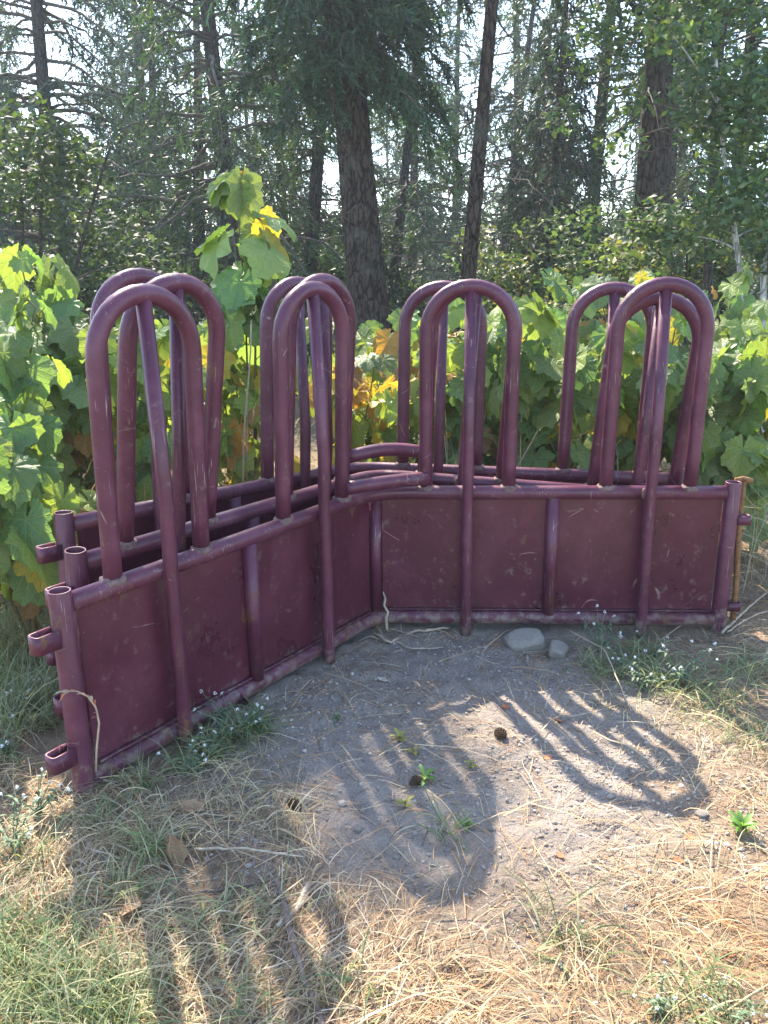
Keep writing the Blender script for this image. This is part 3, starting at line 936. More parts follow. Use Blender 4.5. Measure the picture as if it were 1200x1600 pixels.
# hero firs, left to right (two axis points seen on the trunk, at the tree's own distance)
HERO = [
    ('thin grey fir with hanging bluish foliage at the left edge of the wood', (78, 300), (56, 0), 13, 20, 14.5, dict(z0=1.8, z1=6.0, r0=2.3, r1=1.6, n=60, shade_tuft=26, color=G_BLUE, hang=0.9, droop=0.5, gap=0.07), 11, 'bark2', (1.0, 5.0, 16, 1.0), 0.0),
    ('straight grey fir trunk with long side boughs, left of the tall leafy shoot', (352, 290), (325, 0), 12, 30, 9.5, dict(z0=1.7, z1=6.0, r0=2.3, r1=1.3, n=44, color=G_MID, yellow=0.4, hang=1.0, droop=0.55, gap=0.075, tl=0.5), 12, 'bark2', (1.0, 6.0, 26, 1.4), 0.0),
    ('dark slim trunk just left of the grey fir with long side boughs', (311, 400), (306, 120), 16, 20, 8.0, dict(z0=1.5, z1=5.5, r0=1.5, r1=1.0, n=26, color=G_DARK, hang=0.8), 13, 'bark', (0.6, 4.0, 22, 1.1), 0.0),
    ('thickest trunk in the wood, dark ridged bark under a heavy green skirt', (578, 470), (545, 150), 9.6, 60, 10.0, dict(z0=3.35, z1=5.6, r0=1.2, r1=1.5, n=80, color=(0.034, 0.078, 0.038), hang=0.9, droop=0.45, gap=0.036, tl=0.42, yellow=0.05), 14, 'bark', (1.6, 3.2, 10, 0.8), 0.035),
    ('mid grey trunk standing close behind the left of the thickest trunk', (487, 430), (503, 150), 13, 24, 8.5, dict(z0=1.4, z1=5.8, r0=1.1, r1=1.1, n=26, color=G_MID, hang=1.0, yellow=0.3), 15, 'bark2', (0.8, 5.0, 34, 1.3), 0.0),
    ('faint slim trunk between the thickest trunk and the slender dark one', (622, 400), (655, 60), 16, 18, 9.0, dict(z0=2.2, z1=7.0, r0=1.6, r1=0.9, n=34, color=G_MID, hang=0.8, yellow=0.25), 16, 'bark2', (0.8, 5.0, 26, 1.2), 0.0),
    ('slender dark leaning trunk with bare dead twigs, middle of the wood', (734, 430), (765, 0), 9.0, 25, 9.0, dict(z0=4.2, z1=7.5, r0=1.4, r1=1.0, n=26, color=G_DARK, hang=0.9), 17, 'bark', (1.2, 4.8, 30, 1.0), 0.02),
    ('thin far trunk right of the slender dark leaning one', (797, 330), (824, 100), 18, 14, 9.0, dict(z0=2.5, z1=7.5, r0=1.4, r1=0.8, n=26, color=G_MID, hang=0.8, yellow=0.3), 18, 'bark2', (0.8, 4.5, 24, 1.2), 0.0),
    ('young dark fir with foliage drooping almost to the ground', (862, 440), (882, 60), 12.5, 15, 6.5, dict(z0=0.9, z1=5.0, r0=1.35, r1=0.5, n=70, color=(0.024, 0.050, 0.026), hang=1.2, droop=0.85, gap=0.05), 19, 'bark', (1.0, 4.5, 14, 0.8), 0.0),
    ('tall leaning trunk behind the young dark fir', (928, 300), (958, 0), 14, 22, 9.5, dict(z0=3.0, z1=7.5, r0=1.7, r1=1.0, n=30, color=G_MID, hang=0.9, yellow=0.35), 20, 'bark', (1.5, 6.0, 30, 1.4), 0.0),
    ('stout bare trunk right of centre, above the rightmost hoops', (1006, 430), (1026, 0), 10.5, 38, 10.0, dict(z0=4.6, z1=8.0, r0=1.6, r1=1.0, n=28, color=G_DARK, hang=0.8), 21, 'bark', (1.6, 5.2, 26, 1.1), 0.03),
    ('dark trunk half hidden behind the stout bare trunk', (1030, 430), (1047, 0), 12.5, 30, 9.0, dict(z0=3.4, z1=7.0, r0=1.3, r1=0.9, n=22, color=G_DARK, hang=0.8), 22, 'bark', (1.6, 5.2, 18, 1.0), 0.0),
    ('dark trunk at the right edge behind the small-leaved tree', (1150, 330), (1178, 0), 13, 26, 9.0, dict(z0=2.6, z1=7.0, r0=1.6, r1=1.0, n=34, color=G_MID, hang=0.8, yellow=0.3), 23, 'bark', (1.6, 5.2, 18, 1.0), 0.0),
    ('grey trunk between the left-edge fir and the dark slim trunk', (246, 380), (240, 100), 19, 16, 9.5, dict(z0=1.8, z1=8.0, r0=2.0, r1=0.9, n=46, color=G_BLUE, hang=0.9, gap=0.07), 24, 'bark2', (1.0, 5.0, 18, 1.2), 0.0),
]
for (lab, a, b, Y, w, H, cr, sd, mt, dead, rid) in HERO:
    conifer('fir_tree', lab, at_depth(*a, Y), at_depth(*b, Y), w, H, cr, 'firs at the front of the wood', mt, sd, dead, rid)

# firs farther back: three kinds, copied to their places
FAR_KINDS = []
for k in range(3):
    c = conifer('background_fir', 'x', (0, 24, 1.0), (0.05, 24, 5.0), 13, 11.0 + k, dict(z0=1.0 + 0.5 * k, z1=10.5, r0=2.4, r1=0.5, n=62, color=[G_BLUE, G_MID, G_DARK][k], hang=0.9, droop=0.5, gap=0.085, tl=0.65, ndl=0.12, w=0.036, per=9, yellow=0.12),
                'firs deep in the wood', 'bark2', 60 + k, (0.6, 5.0, 16, 1.3), 0.0)
    FAR_KINDS.append(c)
rf = np.random.default_rng(91)
FAR_SPOTS = [(-9.5, 22), (-7.4, 27), (-5.6, 21), (-3.6, 26), (-2.1, 22), (-0.6, 28), (0.7, 21), (2.1, 25), (3.6, 22), (5.2, 27), (6.9, 21), (8.8, 25), (10.5, 22), (-12, 28), (13, 28), (-4.8, 33), (1.3, 34), (6.2, 34), (-9.6, 35), (10.6, 36), (-1.9, 17.5), (5.6, 17.0), (-7.6, 15.0), (8.6, 15.5)]
for i, (x, y) in enumerate(FAR_SPOTS):
    o = FAR_KINDS[i] if i < 3 else copy_tree(FAR_KINDS[i % 3])
    o.location = (x, y, float(gz(x, y)) - 0.1)
    o.rotation_euler = (R(rf.uniform(-2, 2)), R(rf.uniform(-2, 2)), rf.uniform(0, 6.283))
    s = rf.uniform(0.75, 1.15)
    o.scale = (s, s, s)
    where = 'left of the thickest trunk' if x < -1.2 else ('in the middle, beyond the slender dark trunk' if x < 3.0 else 'on the right, beyond the stout bare trunk')
    o['label'] = 'distant hazy fir deep in the wood ' + where
    o['group'] = 'firs deep in the wood ' + where

# the far wood: one mass behind everything
def far_woods():
    rg = np.random.default_rng(5)
    mb = MB()
    for i in range(120):
        x = rg.uniform(-42, 42); y = rg.uniform(40, 62)
        H = rg.uniform(5, 12)
        g = float(gz(x, y))
        mb.tube([(x, y, g - 0.2), (x + rg.normal(0, 0.2), y, g + H)], [0.16, 0.03], 5, False, col=(0.06, 0.05, 0.042))
        cs, rs = [], []
        n = 22
        for k in range(n):
            t = k / n
            z = g + 0.4 + H * t
            r = (1 - t) * 1.7 + 0.25
            a = rg.uniform(0, 6.283)
            cs.append((x + math.cos(a) * r * 0.6, y + math.sin(a) * r * 0.6, z)); rs.append(r * 0.5 + 0.15)
        c = [np.array(G_BLUE), np.array(G_MID) * 0.9, np.array(G_DARK) * 1.2][rg.integers(0, 3)]
        blobs_leaves(mb, cs, rs, 900, 0.17, [c, c * 1.2, c * 0.8], rg, 0.4)
    o = mb.build('far_woods', M['needle'], None, smooth=False)
    tag(o, 'mass of hazy conifers closing the view far behind the wood', 'woods', kind='stuff')
far_woods()

# small-leaved trees on the right, dark bushes on the left and the undergrowth between the trunks
LG = [(0.055, 0.105, 0.042), (0.042, 0.085, 0.034), (0.075, 0.130, 0.050), (0.11, 0.15, 0.05)]
LD = [(0.030, 0.055, 0.022), (0.045, 0.075, 0.028), (0.065, 0.10, 0.04)]
LY = [(0.075, 0.125, 0.042), (0.12, 0.16, 0.045), (0.05, 0.095, 0.036), (0.15, 0.15, 0.045)]
p = at_depth(1120, 440, 7.6)
broadleaf('broadleaf_tree', 'small-leaved green tree filling the upper right in front of dark trunks', (p.x, p.y, 0), 5.6, (0.1, 0.0), 1.75, 56, 12000, 0.040, LG, 31, 1.5, 0.045, 'bark2', None, 'tree', (0.18, 0.42), 3)
p = at_depth(1225, 440, 6.2)
broadleaf('broadleaf_tree', 'leafy tree with a pale thin stem at the far right', (p.x, p.y, 0), 3.0, (-0.45, 0.2), 1.0, 26, 4500, 0.036, LG, 32, 1.6, 0.030, 'palebark', None, 'tree', (0.15, 0.35), 2)
p = at_depth(30, 440, 9.0)
broadleaf('dark_bush', 'dark small-leaved bush at the left edge below the firs', (p.x, p.y, 0), 2.6, (0, 0), 1.6, 34, 8000, 0.045, LD, 33, 0.5, 0.03, 'bark2', None, 'bush', (0.25, 0.5), 4)
p = at_depth(170, 440, 11.0)
broadleaf('dark_bush', 'dark bush behind the left shrubs, beside the left-edge bush', (p.x, p.y, 0), 2.0, (0, 0), 1.5, 30, 6500, 0.045, LD, 34, 0.4, 0.03, 'bark2', None, 'bush', (0.25, 0.5), 4)
UNDER = [(450, 12.5, 1.9, 35, LG, 'green undergrowth bush left of the thickest trunk'),
         (650, 14.0, 2.2, 36, LD, 'dark undergrowth bush right of the thickest trunk'),
         (790, 12.0, 2.1, 37, LY, 'yellow-green undergrowth bush right of the slender dark trunk'),
         (930, 10.5, 1.7, 38, LY, 'sunny yellow-green bush under the leaning trunk'),
         (1080, 10.0, 2.0, 39, LY, 'yellowish bush below the small-leaved tree on the right'),
         (300, 14.5, 2.4, 40, LG, 'pale green undergrowth bush under the grey fir with side boughs'),
         (560, 18.0, 2.6, 41, LG, 'undergrowth bush far behind the thickest trunk'),
         (870, 17.0, 2.6, 42, LG, 'undergrowth bush far behind the young dark fir'),
         (110, 17.0, 2.8, 43, LG, 'undergrowth bush far back behind the left-edge fir')]
for (u, Y, H, sd, cols, lab) in UNDER:
    p = at_depth(u, 440, Y)
    broadleaf('undergrowth_bush', lab, (p.x, p.y, 0), H, (0, 0), 1.35, 26, 4200, 0.050, cols, sd, 0.3, 0.022, 'bark2', 'bushes between the trunks', 'bush', (0.22, 0.5), 4)

# ------------------------------------------------------------------ broad-leaved shrubs behind the panels
def leaf_mesh(k):
    rg = np.random.default_rng(200 + k)
    n = 36
    th = np.linspace(-math.pi * 0.93, math.pi * 0.93, n)
    lobes = [(0, 0.64, 0.62), (R(48), 0.56, 0.50), (-R(48), 0.56, 0.50), (R(100), 0.47, 0.50), (-R(100), 0.47, 0.50)]
    r = np.full(n, 0.30)
    for a, l, w in lobes:
        l = l * rg.uniform(0.92, 1.08)
        x = np.abs(th - a) / w
        r = np.maximum(r, l * (1 - 0.30 * np.minimum(x, 1.6) ** 1.1))
    r = r * (1 + 0.045 * np.where(np.arange(n) % 2 == 0, 1, -1) + rg.normal(0, 0.02, n))
    x, y = np.sin(th) * r, np.cos(th) * r
    droop, fold, wav = rg.uniform(0.1, 0.85), rg.uniform(0.0, 0.45), rg.uniform(0.015, 0.05)
    def zf(x, y, rr, t):
        return -droop * (x * x + np.maximum(y, 0) ** 2) + fold * np.abs(x) * 0.6 - wav * np.cos(t * 7.4) * rr * 1.3 + 0.045 * np.sin(5 * x + k) * np.cos(4 * y + 2 * k)
    V = [(0, 0, 0)]
    for f in (0.5, 1.0):
        for i in range(n):
            V.append((x[i] * f, y[i] * f, zf(x[i] * f, y[i] * f, r[i] * f, th[i]) - (wav * 0.3 if f < 1 else rg.normal(0, 0.012))))
    T, Q = [], []
    for i in range(n - 1):
        T.append([0, 2 + i, 1 + i])
        Q.append([1 + i, 2 + i, 2 + i + n, 1 + i + n])
    V = np.array(V)
    return MB().add(V, Q, T, uv=V[:, :2]).mesh('leaf', M['leaf'])
LEAVES = [leaf_mesh(k) for k in range(14)]

def leaf_color(kind, rg):
    if kind == 'green':
        c = np.array([0.132, 0.230, 0.080]) * rg.uniform(0.75, 1.2) * np.array([rg.uniform(0.85, 1.3), 1, rg.uniform(0.8, 1.25)])
    elif kind == 'lime':
        c = np.array([0.22, 0.31, 0.085]) * rg.uniform(0.8, 1.15)
    elif kind == 'yellow':
        c = np.array([0.45, 0.37, 0.06]) * rg.uniform(0.75, 1.15)
    elif kind == 'orange':
        c = np.array([0.42, 0.22, 0.05]) * rg.uniform(0.75, 1.15)
    else:
        c = np.array([0.27, 0.16, 0.09]) * rg.uniform(0.7, 1.3)
    return (*np.clip(c, 0, 1), 1.0)

def put_leaf(root, pos, normal, tip, size, color, rg):
    z = Vector(normal).normalized()
    y = Vector(tip)
    y = (y - z * y.dot(z)).normalized()
    x = y.cross(z)
    o = bpy.data.objects.new('leaf', LEAVES[rg.integers(0, len(LEAVES))])
    COL.objects.link(o)
    o.parent = root
    m = Matrix((x, y, z)).transposed().to_4x4()
    m.translation = Vector(pos)
    s = size * 1.0
    o.matrix_local = m @ Matrix.Diagonal((s, s, s, 1))
    o.color = color

def shrub(label, base, H, rad, nstem, nleaf, mix, seed, size=(0.115, 0.255), zmin=0.22, view=(0.0, -1.0), group='broad-leaved shrubs behind the panels'):
    """mix: chances of green, lime, yellow, orange, brown"""
    rg = np.random.default_rng(seed)
    base = Vector((base[0], base[1], float(gz(base[0], base[1]))))
    root = empty('broadleaf_shrub', base, label, 'shrub', group)
    kinds = ['green', 'lime', 'yellow', 'orange', 'brown']
    curves = []
    for s in range(nstem):
        a = rg.uniform(0, 6.283)
        rr = rad * math.sqrt(rg.uniform(0.02, 1.0))
        h = H * rg.uniform(0.62, 1.0) * (1 - 0.18 * (rr / rad) ** 2)
        t = np.linspace(0, 1, 9)
        d = np.array([math.cos(a), math.sin(a), 0]) * rr
        P = np.outer(t ** 1.4, d) + np.outer(t, [0, 0, h]) + np.outer(np.sin(t * 5 + s), rg.normal(0, 0.02, 3) * [1, 1, 0])
        P[0, 2] = -0.03
        tube_obj('stem', P, np.linspace(0.0085, 0.003, 9), M['stem'], root, 6, False)
        curves.append((P, h, a))
    pet = MB()
    for i in range(nleaf):
        P, h, a = curves[i % nstem]
        t = 1.0 if i < nstem * 2 else zmin + (1 - zmin) * rg.random() ** 0.75
        st = np.array([np.interp(t, np.linspace(0, 1, 9), P[:, q]) for q in range(3)])
        az = rg.uniform(0, 6.283)
        out = np.array([math.cos(az), math.sin(az), 0])
        # leaves turn outwards, most of them where there is light: the open side and the top
        out = nrm(out + np.array([view[0], view[1], 0]) * 0.85)
        ln = rg.uniform(0.05, 0.17) * (1.1 if t < 0.95 else 0.5)
        e = st + out * ln + np.array([0, 0, rg.uniform(0.0, 0.08)])
        pet.tube([st, (st + e) / 2 + np.array([0, 0, 0.015]), e], [0.0026, 0.0022, 0.0018], 5, False)
        lift = rg.uniform(0.35, 1.15)
        normal = nrm(out * 0.85 + np.array([0, 0, 1.0]) * lift * 0.9 + rg.normal(0, 0.30, 3))
        tip = out * 0.5 + np.array([0, 0, -0.85]) + rg.normal(0, 0.35, 3)
        m = np.array(mix, dtype=float)
        if t < 0.6: m = m + np.array([0, 0, 0.04, 0.03, 0.10])
        k = kinds[rg.choice(5, p=m / m.sum())]
        sz = rg.uniform(*size) * (0.75 if t >= 1.0 and rg.random() < 0.5 else 1.0) * (0.8 if k == 'brown' else 1.0)
        put_leaf(root, e, normal, tip, sz, leaf_color(k, rg), rg)
    pet.build('leaf_stalks', M['stem'], root)['kind'] = 'stuff'
    return root

GRN = (0.74, 0.22, 0.03, 0.0, 0.01)
MIXD = (0.54, 0.30, 0.10, 0.02, 0.04)
AUT = (0.24, 0.36, 0.28, 0.07, 0.05)
SHRUBS = [
    # label, u, Y, H, rad, stems, leaves, mix
    ('green shrub at the far left edge, cut by the picture border', -30, 3.30, 1.42, 0.42, 9, 84, GRN),
    ('tall pale green shrub behind the leftmost hoops', 95, 3.95, 1.62, 0.45, 10, 96, GRN),
    ('low green shrub beside the strap loops at the left end', 15, 2.85, 0.86, 0.30, 7, 44, GRN),
    ('green shrub seen through the leftmost hoops', 215, 4.05, 1.30, 0.42, 9, 80, MIXD),
    ('shrub with yellowing leaves between the two left hoop groups', 365, 4.25, 1.22, 0.38, 8, 62, AUT),
    ('bright yellow and orange tinged shrub right of the second hoop group', 560, 4.35, 1.26, 0.36, 9, 86, AUT),
    ('half yellow shrub behind the bend, left of the third hoops', 610, 4.75, 1.22, 0.40, 8, 66, AUT),
    ('green shrub seen through the third hoop group', 745, 4.40, 1.33, 0.42, 9, 84, MIXD),
    ('full green shrub between the third and fourth hoop groups', 845, 4.30, 1.40, 0.42, 10, 92, GRN),
    ('green shrub seen through the fourth hoop group', 985, 4.35, 1.36, 0.42, 9, 84, MIXD),
    ('large pale green shrub right of the rightmost hoop', 1150, 3.95, 1.22, 0.42, 10, 92, GRN),
    ('lime green shrub at the right edge above the rusty rod', 1225, 4.5, 1.36, 0.42, 9, 70, MIXD),
    ('green shrub in the second row behind the left hoop groups', 300, 5.2, 1.38, 0.50, 9, 66, MIXD),
    ('green shrub in the second row behind the third hoops', 680, 5.5, 1.34, 0.50, 9, 66, GRN),
    ('green shrub in the second row behind the fourth hoops', 920, 5.4, 1.42, 0.50, 9, 66, GRN),
    ('pale shrub in the second row at the far left', 20, 5.0, 1.58, 0.5, 9, 66, GRN),
    ('green shrub in the second row at the far right', 1090, 5.6, 1.40, 0.5, 9, 60, MIXD),
]
for i, (lab, u, Y, H, rad, ns, nl, mix) in enumerate(SHRUBS):
    p = at_depth(u, 700, Y)
    shrub(lab, (p.x, p.y), H, rad, ns, int(nl * 1.6), mix, 300 + i)
# the tall shoot with the largest leaves
p = at_depth(388, 600, 4.3)
shrub('tall leafy shoot rising above all the shrubs, with very large leaves', (p.x, p.y), 2.05, 0.16, 4, 44, (0.72, 0.20, 0.06, 0.02, 0.0), 350, (0.19, 0.30), 0.62)

# ------------------------------------------------------------------ ground cover
def sstep(x, a, b):
    t = np.clip((x - a) / (b - a), 0, 1)
    return t * t * (3 - 2 * t)

def vnoise(x, y, f, seed=0):
    """smooth random field, 0..1"""
    r_ = np.random.default_rng(seed)
    v = 0
    for k in range(5):
        a = r_.uniform(0, 6.283); ff = f * r_.uniform(0.6, 1.7)
        v = v + np.sin((x * math.cos(a) + y * math.sin(a)) * ff + r_.uniform(0, 6.283))
    return 0.5 + v / 7.0

def bare(x, y):
    """1 on the bare trodden dirt, 0 where straw covers it"""
    d = np.hypot((x - 0.30) / 0.84, (y - 2.36) / 0.76)
    d2 = np.hypot((x + 0.38) / 0.20, (y - 1.66) / 0.17)
    n = (vnoise(x, y, 5, 1) - 0.5) * 0.7
    return np.maximum(1 - sstep(d + n, 0.75, 1.25), 0.8 * (1 - sstep(d2 + n, 0.7, 1.2)))

# where the front panel's foot runs, so blades keep off the steel
def ribbons(mb, base, az, length, width, rise, curl, seg, cols, rg, lift=0.0, droop=0.0, follow=False):
    """curved ribbons: strands of straw (rise about 0) or blades of grass (rise about 1)"""
    n = len(base)
    t = np.linspace(0, 1, seg + 1)
    ang = az[:, None] + curl[:, None] * t[None, :]
    step = (length / seg)[:, None]
    hx = np.cos(ang) * step; hy = np.sin(ang) * step
    el = rise[:, None] - droop[:, None] * t[None, :] if hasattr(droop, '__len__') else np.repeat(rise[:, None], seg + 1, 1)
    hz = np.sin(el) * step; ce = np.cos(el)
    X = base[:, 0:1] + np.concatenate([np.zeros((n, 1)), np.cumsum(hx * ce, 1)[:, :-1]], 1)
    Y = base[:, 1:2] + np.concatenate([np.zeros((n, 1)), np.cumsum(hy * ce, 1)[:, :-1]], 1)
    Z = base[:, 2:3] + np.concatenate([np.zeros((n, 1)), np.cumsum(hz, 1)[:, :-1]], 1)
    if follow:
        Z = gz(X, Y) + base[:, 2:3] + (lift[:, None] * np.sin(np.pi * t)[None, :])
    Z = np.maximum(Z, gz(X, Y) + 0.001)
    C = np.stack([X, Y, Z], -1)
    roll = rg.uniform(-0.9, 0.9, n)
    side = np.stack([-np.sin(ang) * np.cos(roll)[:, None], np.cos(ang) * np.cos(roll)[:, None], np.repeat(np.sin(roll)[:, None], seg + 1, 1)], -1)
    taper = (1 - 0.85 * t ** 2)[None, :, None] * width[:, None, None] * 0.5
    V = np.stack([C - side * taper, C + side * taper], 2).reshape(-1, 3)
    i = np.arange(n)[:, None] * (seg + 1) * 2
    j = np.arange(seg)[None, :] * 2
    b = (i + j)
    Q = np.stack([b, b + 1, b + 3, b + 2], -1).reshape(-1, 4)
    mb.add(V, Q, None, np.repeat(cols, (seg + 1) * 2, axis=0))

def in_feeder(x, y):
    """roughly the strip the nested panels stand on"""
    c, s_ = math.cos(-0.046), math.sin(-0.046)
    X = (x + 0.037) * c + (y - 3.107) * s_; Y = -(x + 0.037) * s_ + (y - 3.107) * c
    ul = (math.cos(-THETA), math.sin(-THETA))
    nl = (NL.x, NL.y)
    dr = -Y                     # distance to the open side of the right arm
    dl = X * nl[0] + Y * nl[1]  # the same for the left arm
    inside_r = (X > -0.05) & (X < ARM + 0.03) & (dr < 0.035) & (dr > -0.42)
    al = X * ul[0] + Y * ul[1]
    inside_l = (al > -0.05) & (al < ARM + 0.03) & (dl < 0.035) & (dl > -0.36)
    return inside_r | inside_l

PAL = np.array([(0.42, 0.29, 0.16), (0.52, 0.40, 0.25), (0.24, 0.155, 0.09), (0.36, 0.30, 0.23), (0.46, 0.27, 0.13), (0.58, 0.49, 0.36)])
rs_ = np.random.default_rng(42)

def straw_layer(n, name, label, x0, x1, y0, y1, lmin, lmax, dens):
    x = rs_.uniform(x0, x1, n); y = rs_.uniform(y0, y1, n)
    keep = (rs_.random(n) < dens(x, y)) & ~in_feeder(x, y)
    x, y = x[keep], y[keep]
    k = len(x)
    ln = rs_.uniform(lmin, lmax, k) ** 1.0 * np.where(rs_.random(k) < 0.12, 1.8, 1.0)
    base = np.stack([x, y, rs_.uniform(0.001, 0.014, k) * (1 - 0.7 * bare(x, y))], 1)
    az = (vnoise(x, y, 3.5, 31) - 0.5) * 7.0 + rs_.normal(0, 0.75, k)
    cols = PAL[rs_.choice(6, k, p=[0.30, 0.22, 0.14, 0.12, 0.12, 0.10])] * rs_.uniform(0.7, 1.25, (k, 1))
    warm = (sstep(x, -0.1, 0.6) * sstep(-y, -1.95, -1.4) * sstep(vnoise(x, y, 4, 8), 0.3, 0.7))[:, None]
    cols = cols * (1 - warm * np.array([0.02, 0.25, 0.46]))
    mb = MB()
    ribbons(mb, base, az, ln, 0.0007 + 0.0026 * rs_.random(k) ** 2, np.zeros(k), rs_.normal(0, 0.22, k), 4, cols, rs_, lift=rs_.uniform(0, 0.016, k), follow=True)
    o = mb.build(name, M['straw'], None, smooth=False)
    tag(o, label, 'straw', kind='stuff')

straw_layer(105000, 'straw', 'matted dry straw and old grass strewn over the dirt', -1.9, 2.1, 0.75, 4.0, 0.03, 0.15,
            lambda x, y: np.clip((1 - 0.93 * bare(x, y)) * (0.18 + 0.82 * sstep(vnoise(x, y, 6, 3), 0.30, 0.62)), 0.13, 1) * np.where(y > 2.6, 0.6, 1.0))

def chaff():
    """short broken bits of straw, needles and bark trodden into the dirt"""
    n = 100000
    x = rs_.uniform(-1.4, 1.9, n); y = rs_.uniform(0.85, 3.4, n)
    keep = (rs_.random(n) < np.clip(0.22 + 0.78 * sstep(vnoise(x, y, 7, 14), 0.30, 0.70) - 0.22 * bare(x, y), 0.10, 1)) & ~in_feeder(x, y)
    x, y = x[keep], y[keep]
    k = len(x)
    base = np.stack([x, y, rs_.uniform(0.0008, 0.006, k)], 1)
    cols = np.array([(0.40, 0.28, 0.17), (0.50, 0.38, 0.25), (0.20, 0.13, 0.085), (0.13, 0.09, 0.065), (0.36, 0.31, 0.26), (0.44, 0.25, 0.14)])[rs_.integers(0, 6, k)] * rs_.uniform(0.7, 1.25, (k, 1))
    mb = MB()
    ribbons(mb, base, rs_.uniform(0, 6.283, k), 0.004 + 0.034 * rs_.random(k) ** 2.2, 0.0007 + 0.0030 * rs_.random(k) ** 2.5, np.zeros(k), rs_.normal(0, 0.3, k), 2, cols, rs_, lift=rs_.uniform(0, 0.003, k), follow=True)
    tag(mb.build('chaff', M['straw'], None, smooth=False), 'short broken bits of straw and bark trodden into the dirt', 'chaff', kind='stuff')
chaff()

def long_stalks():
    n = 520
    x = rs_.uniform(-1.3, 1.7, n); y = rs_.uniform(0.9, 3.0, n)
    keep = (rs_.random(n) < 1 - 0.75 * bare(x, y)) & ~in_feeder(x, y)
    x, y = x[keep], y[keep]
    k = len(x)
    base = np.stack([x, y, rs_.uniform(0.006, 0.02, k)], 1)
    cols = np.array([(0.50, 0.37, 0.21), (0.58, 0.46, 0.29), (0.42, 0.26, 0.14)])[rs_.integers(0, 3, k)] * rs_.uniform(0.8, 1.2, (k, 1))
    mb = MB()
    ribbons(mb, base, rs_.uniform(-1.2, 1.0, k), rs_.uniform(0.12, 0.36, k), rs_.uniform(0.002, 0.0042, k), np.zeros(k), rs_.normal(0, 0.10, k), 5, cols, rs_, lift=rs_.uniform(0, 0.02, k), follow=True)
    tag(mb.build('straw_stalks', M['straw'], None, smooth=False), 'long straight dry stalks lying on top of the straw', 'straw', kind='stuff')
long_stalks()

def tufts(name, label, cat, spots, pal, hmin, hmax, wid, mat, seed, droop=(0.4, 1.6), rise=(0.7, 1.45)):
    rg = np.random.default_rng(seed)
    mb = MB()
    pal = np.array(pal)
    for (x0, y0, rad, n) in spots:
        n = int(n * (0.55 if name == 'green_grass' else (0.7 if x0 < -0.1 else 0.3))); rad *= 1.15
        a = rg.uniform(0, 6.283, n); r_ = rad * np.sqrt(rg.random(n)) * rg.uniform(0.4, 1.15, n)
        x = x0 + np.cos(a) * r_; y = y0 + np.sin(a) * r_
        ok = ~in_feeder(x, y)
        x, y = x[ok], y[ok]
        k = len(x)
        if k == 0: continue
        base = np.stack([x, y, gz(x, y) - 0.003], 1)
        ln = rg.uniform(hmin, hmax, k)
        cols = pal[rg.integers(0, len(pal), k)] * rg.uniform(0.7, 1.3, (k, 1))
        ribbons(mb, base, rg.uniform(0, 6.283, k), ln, rg.uniform(wid * 0.5, wid * 1.3, k), rg.uniform(*rise, k), rg.normal(0, 0.5, k), 6, cols, rg, droop=rg.uniform(*droop, k))
    o = mb.build(name, M[mat], None, smooth=False)
    tag(o, label, cat, kind='stuff')

def spots_px(lst):
    out = []
    for (u, v, rad, n) in lst:
        g = ground_at(u, v)
        out.append((g.x, g.y, rad, n))
    return out

GREEN = [(0.15, 0.21, 0.085), (0.19, 0.25, 0.10), (0.13, 0.185, 0.085), (0.28, 0.29, 0.14), (0.36, 0.33, 0.19)]
DRYG = [(0.48, 0.38, 0.22), (0.40, 0.33, 0.20), (0.56, 0.47, 0.30), (0.30, 0.27, 0.15)]
tufts('green_grass', 'green grass blades in tufts around the panel feet and corners', 'grass', spots_px([
    (60, 1560, 0.15, 1500), (150, 1600, 0.12, 800), (10, 1480, 0.13, 900), (190, 1390, 0.06, 150), (235, 1330, 0.05, 190), (40, 1340, 0.08, 90), (160, 1280, 0.06, 90),
    (230, 1225, 0.05, 110), (300, 1190, 0.07, 170), (370, 1150, 0.08, 260), (400, 1135, 0.06, 180), (330, 1170, 0.05, 150), (40, 1180, 0.14, 200), (30, 1080, 0.22, 700), (20, 1000, 0.22, 600), (70, 1130, 0.10, 300),
    (950, 1040, 0.12, 330), (1030, 1060, 0.12, 330), (1110, 1090, 0.14, 330), (1180, 1050, 0.16, 300), (1170, 1150, 0.13, 160), (1000, 1020, 0.10, 260),
    (880, 1440, 0.07, 60), (900, 1490, 0.08, 70), (1140, 1575, 0.10, 170), (1060, 1600, 0.10, 110), (700, 1290, 0.05, 40), (440, 1420, 0.06, 50), (330, 1440, 0.10, 120), (400, 1570, 0.10, 110), (560, 1560, 0.08, 60), (215, 1570, 0.07, 130)]),
    GREEN, 0.05, 0.17, 0.0036, 'grass', 51, (0.6, 2.2), (0.4, 1.4))
tufts('dry_grass', 'dry tan grass blades standing among the straw', 'grass', spots_px([
    (60, 1500, 0.25, 700), (200, 1480, 0.20, 500), (330, 1540, 0.2, 420), (120, 1300, 0.22, 700), (260, 1290, 0.15, 380), (40, 1200, 0.2, 500), (360, 1220, 0.15, 330), (420, 1280, 0.12, 260), (30, 1040, 0.3, 700),
    (900, 1550, 0.30, 420), (1100, 1480, 0.30, 420), (1000, 1400, 0.25, 260), (700, 1520, 0.25, 260), (560, 1580, 0.2, 200), (1170, 1330, 0.2, 260), (1150, 1200, 0.2, 360), (1050, 1120, 0.14, 230), (950, 1090, 0.1, 150), (1180, 1000, 0.25, 360), (170, 1220, 0.07, 160)]),
    DRYG, 0.04, 0.15, 0.0024, 'straw', 52, (0.8, 2.4), (0.2, 1.2))
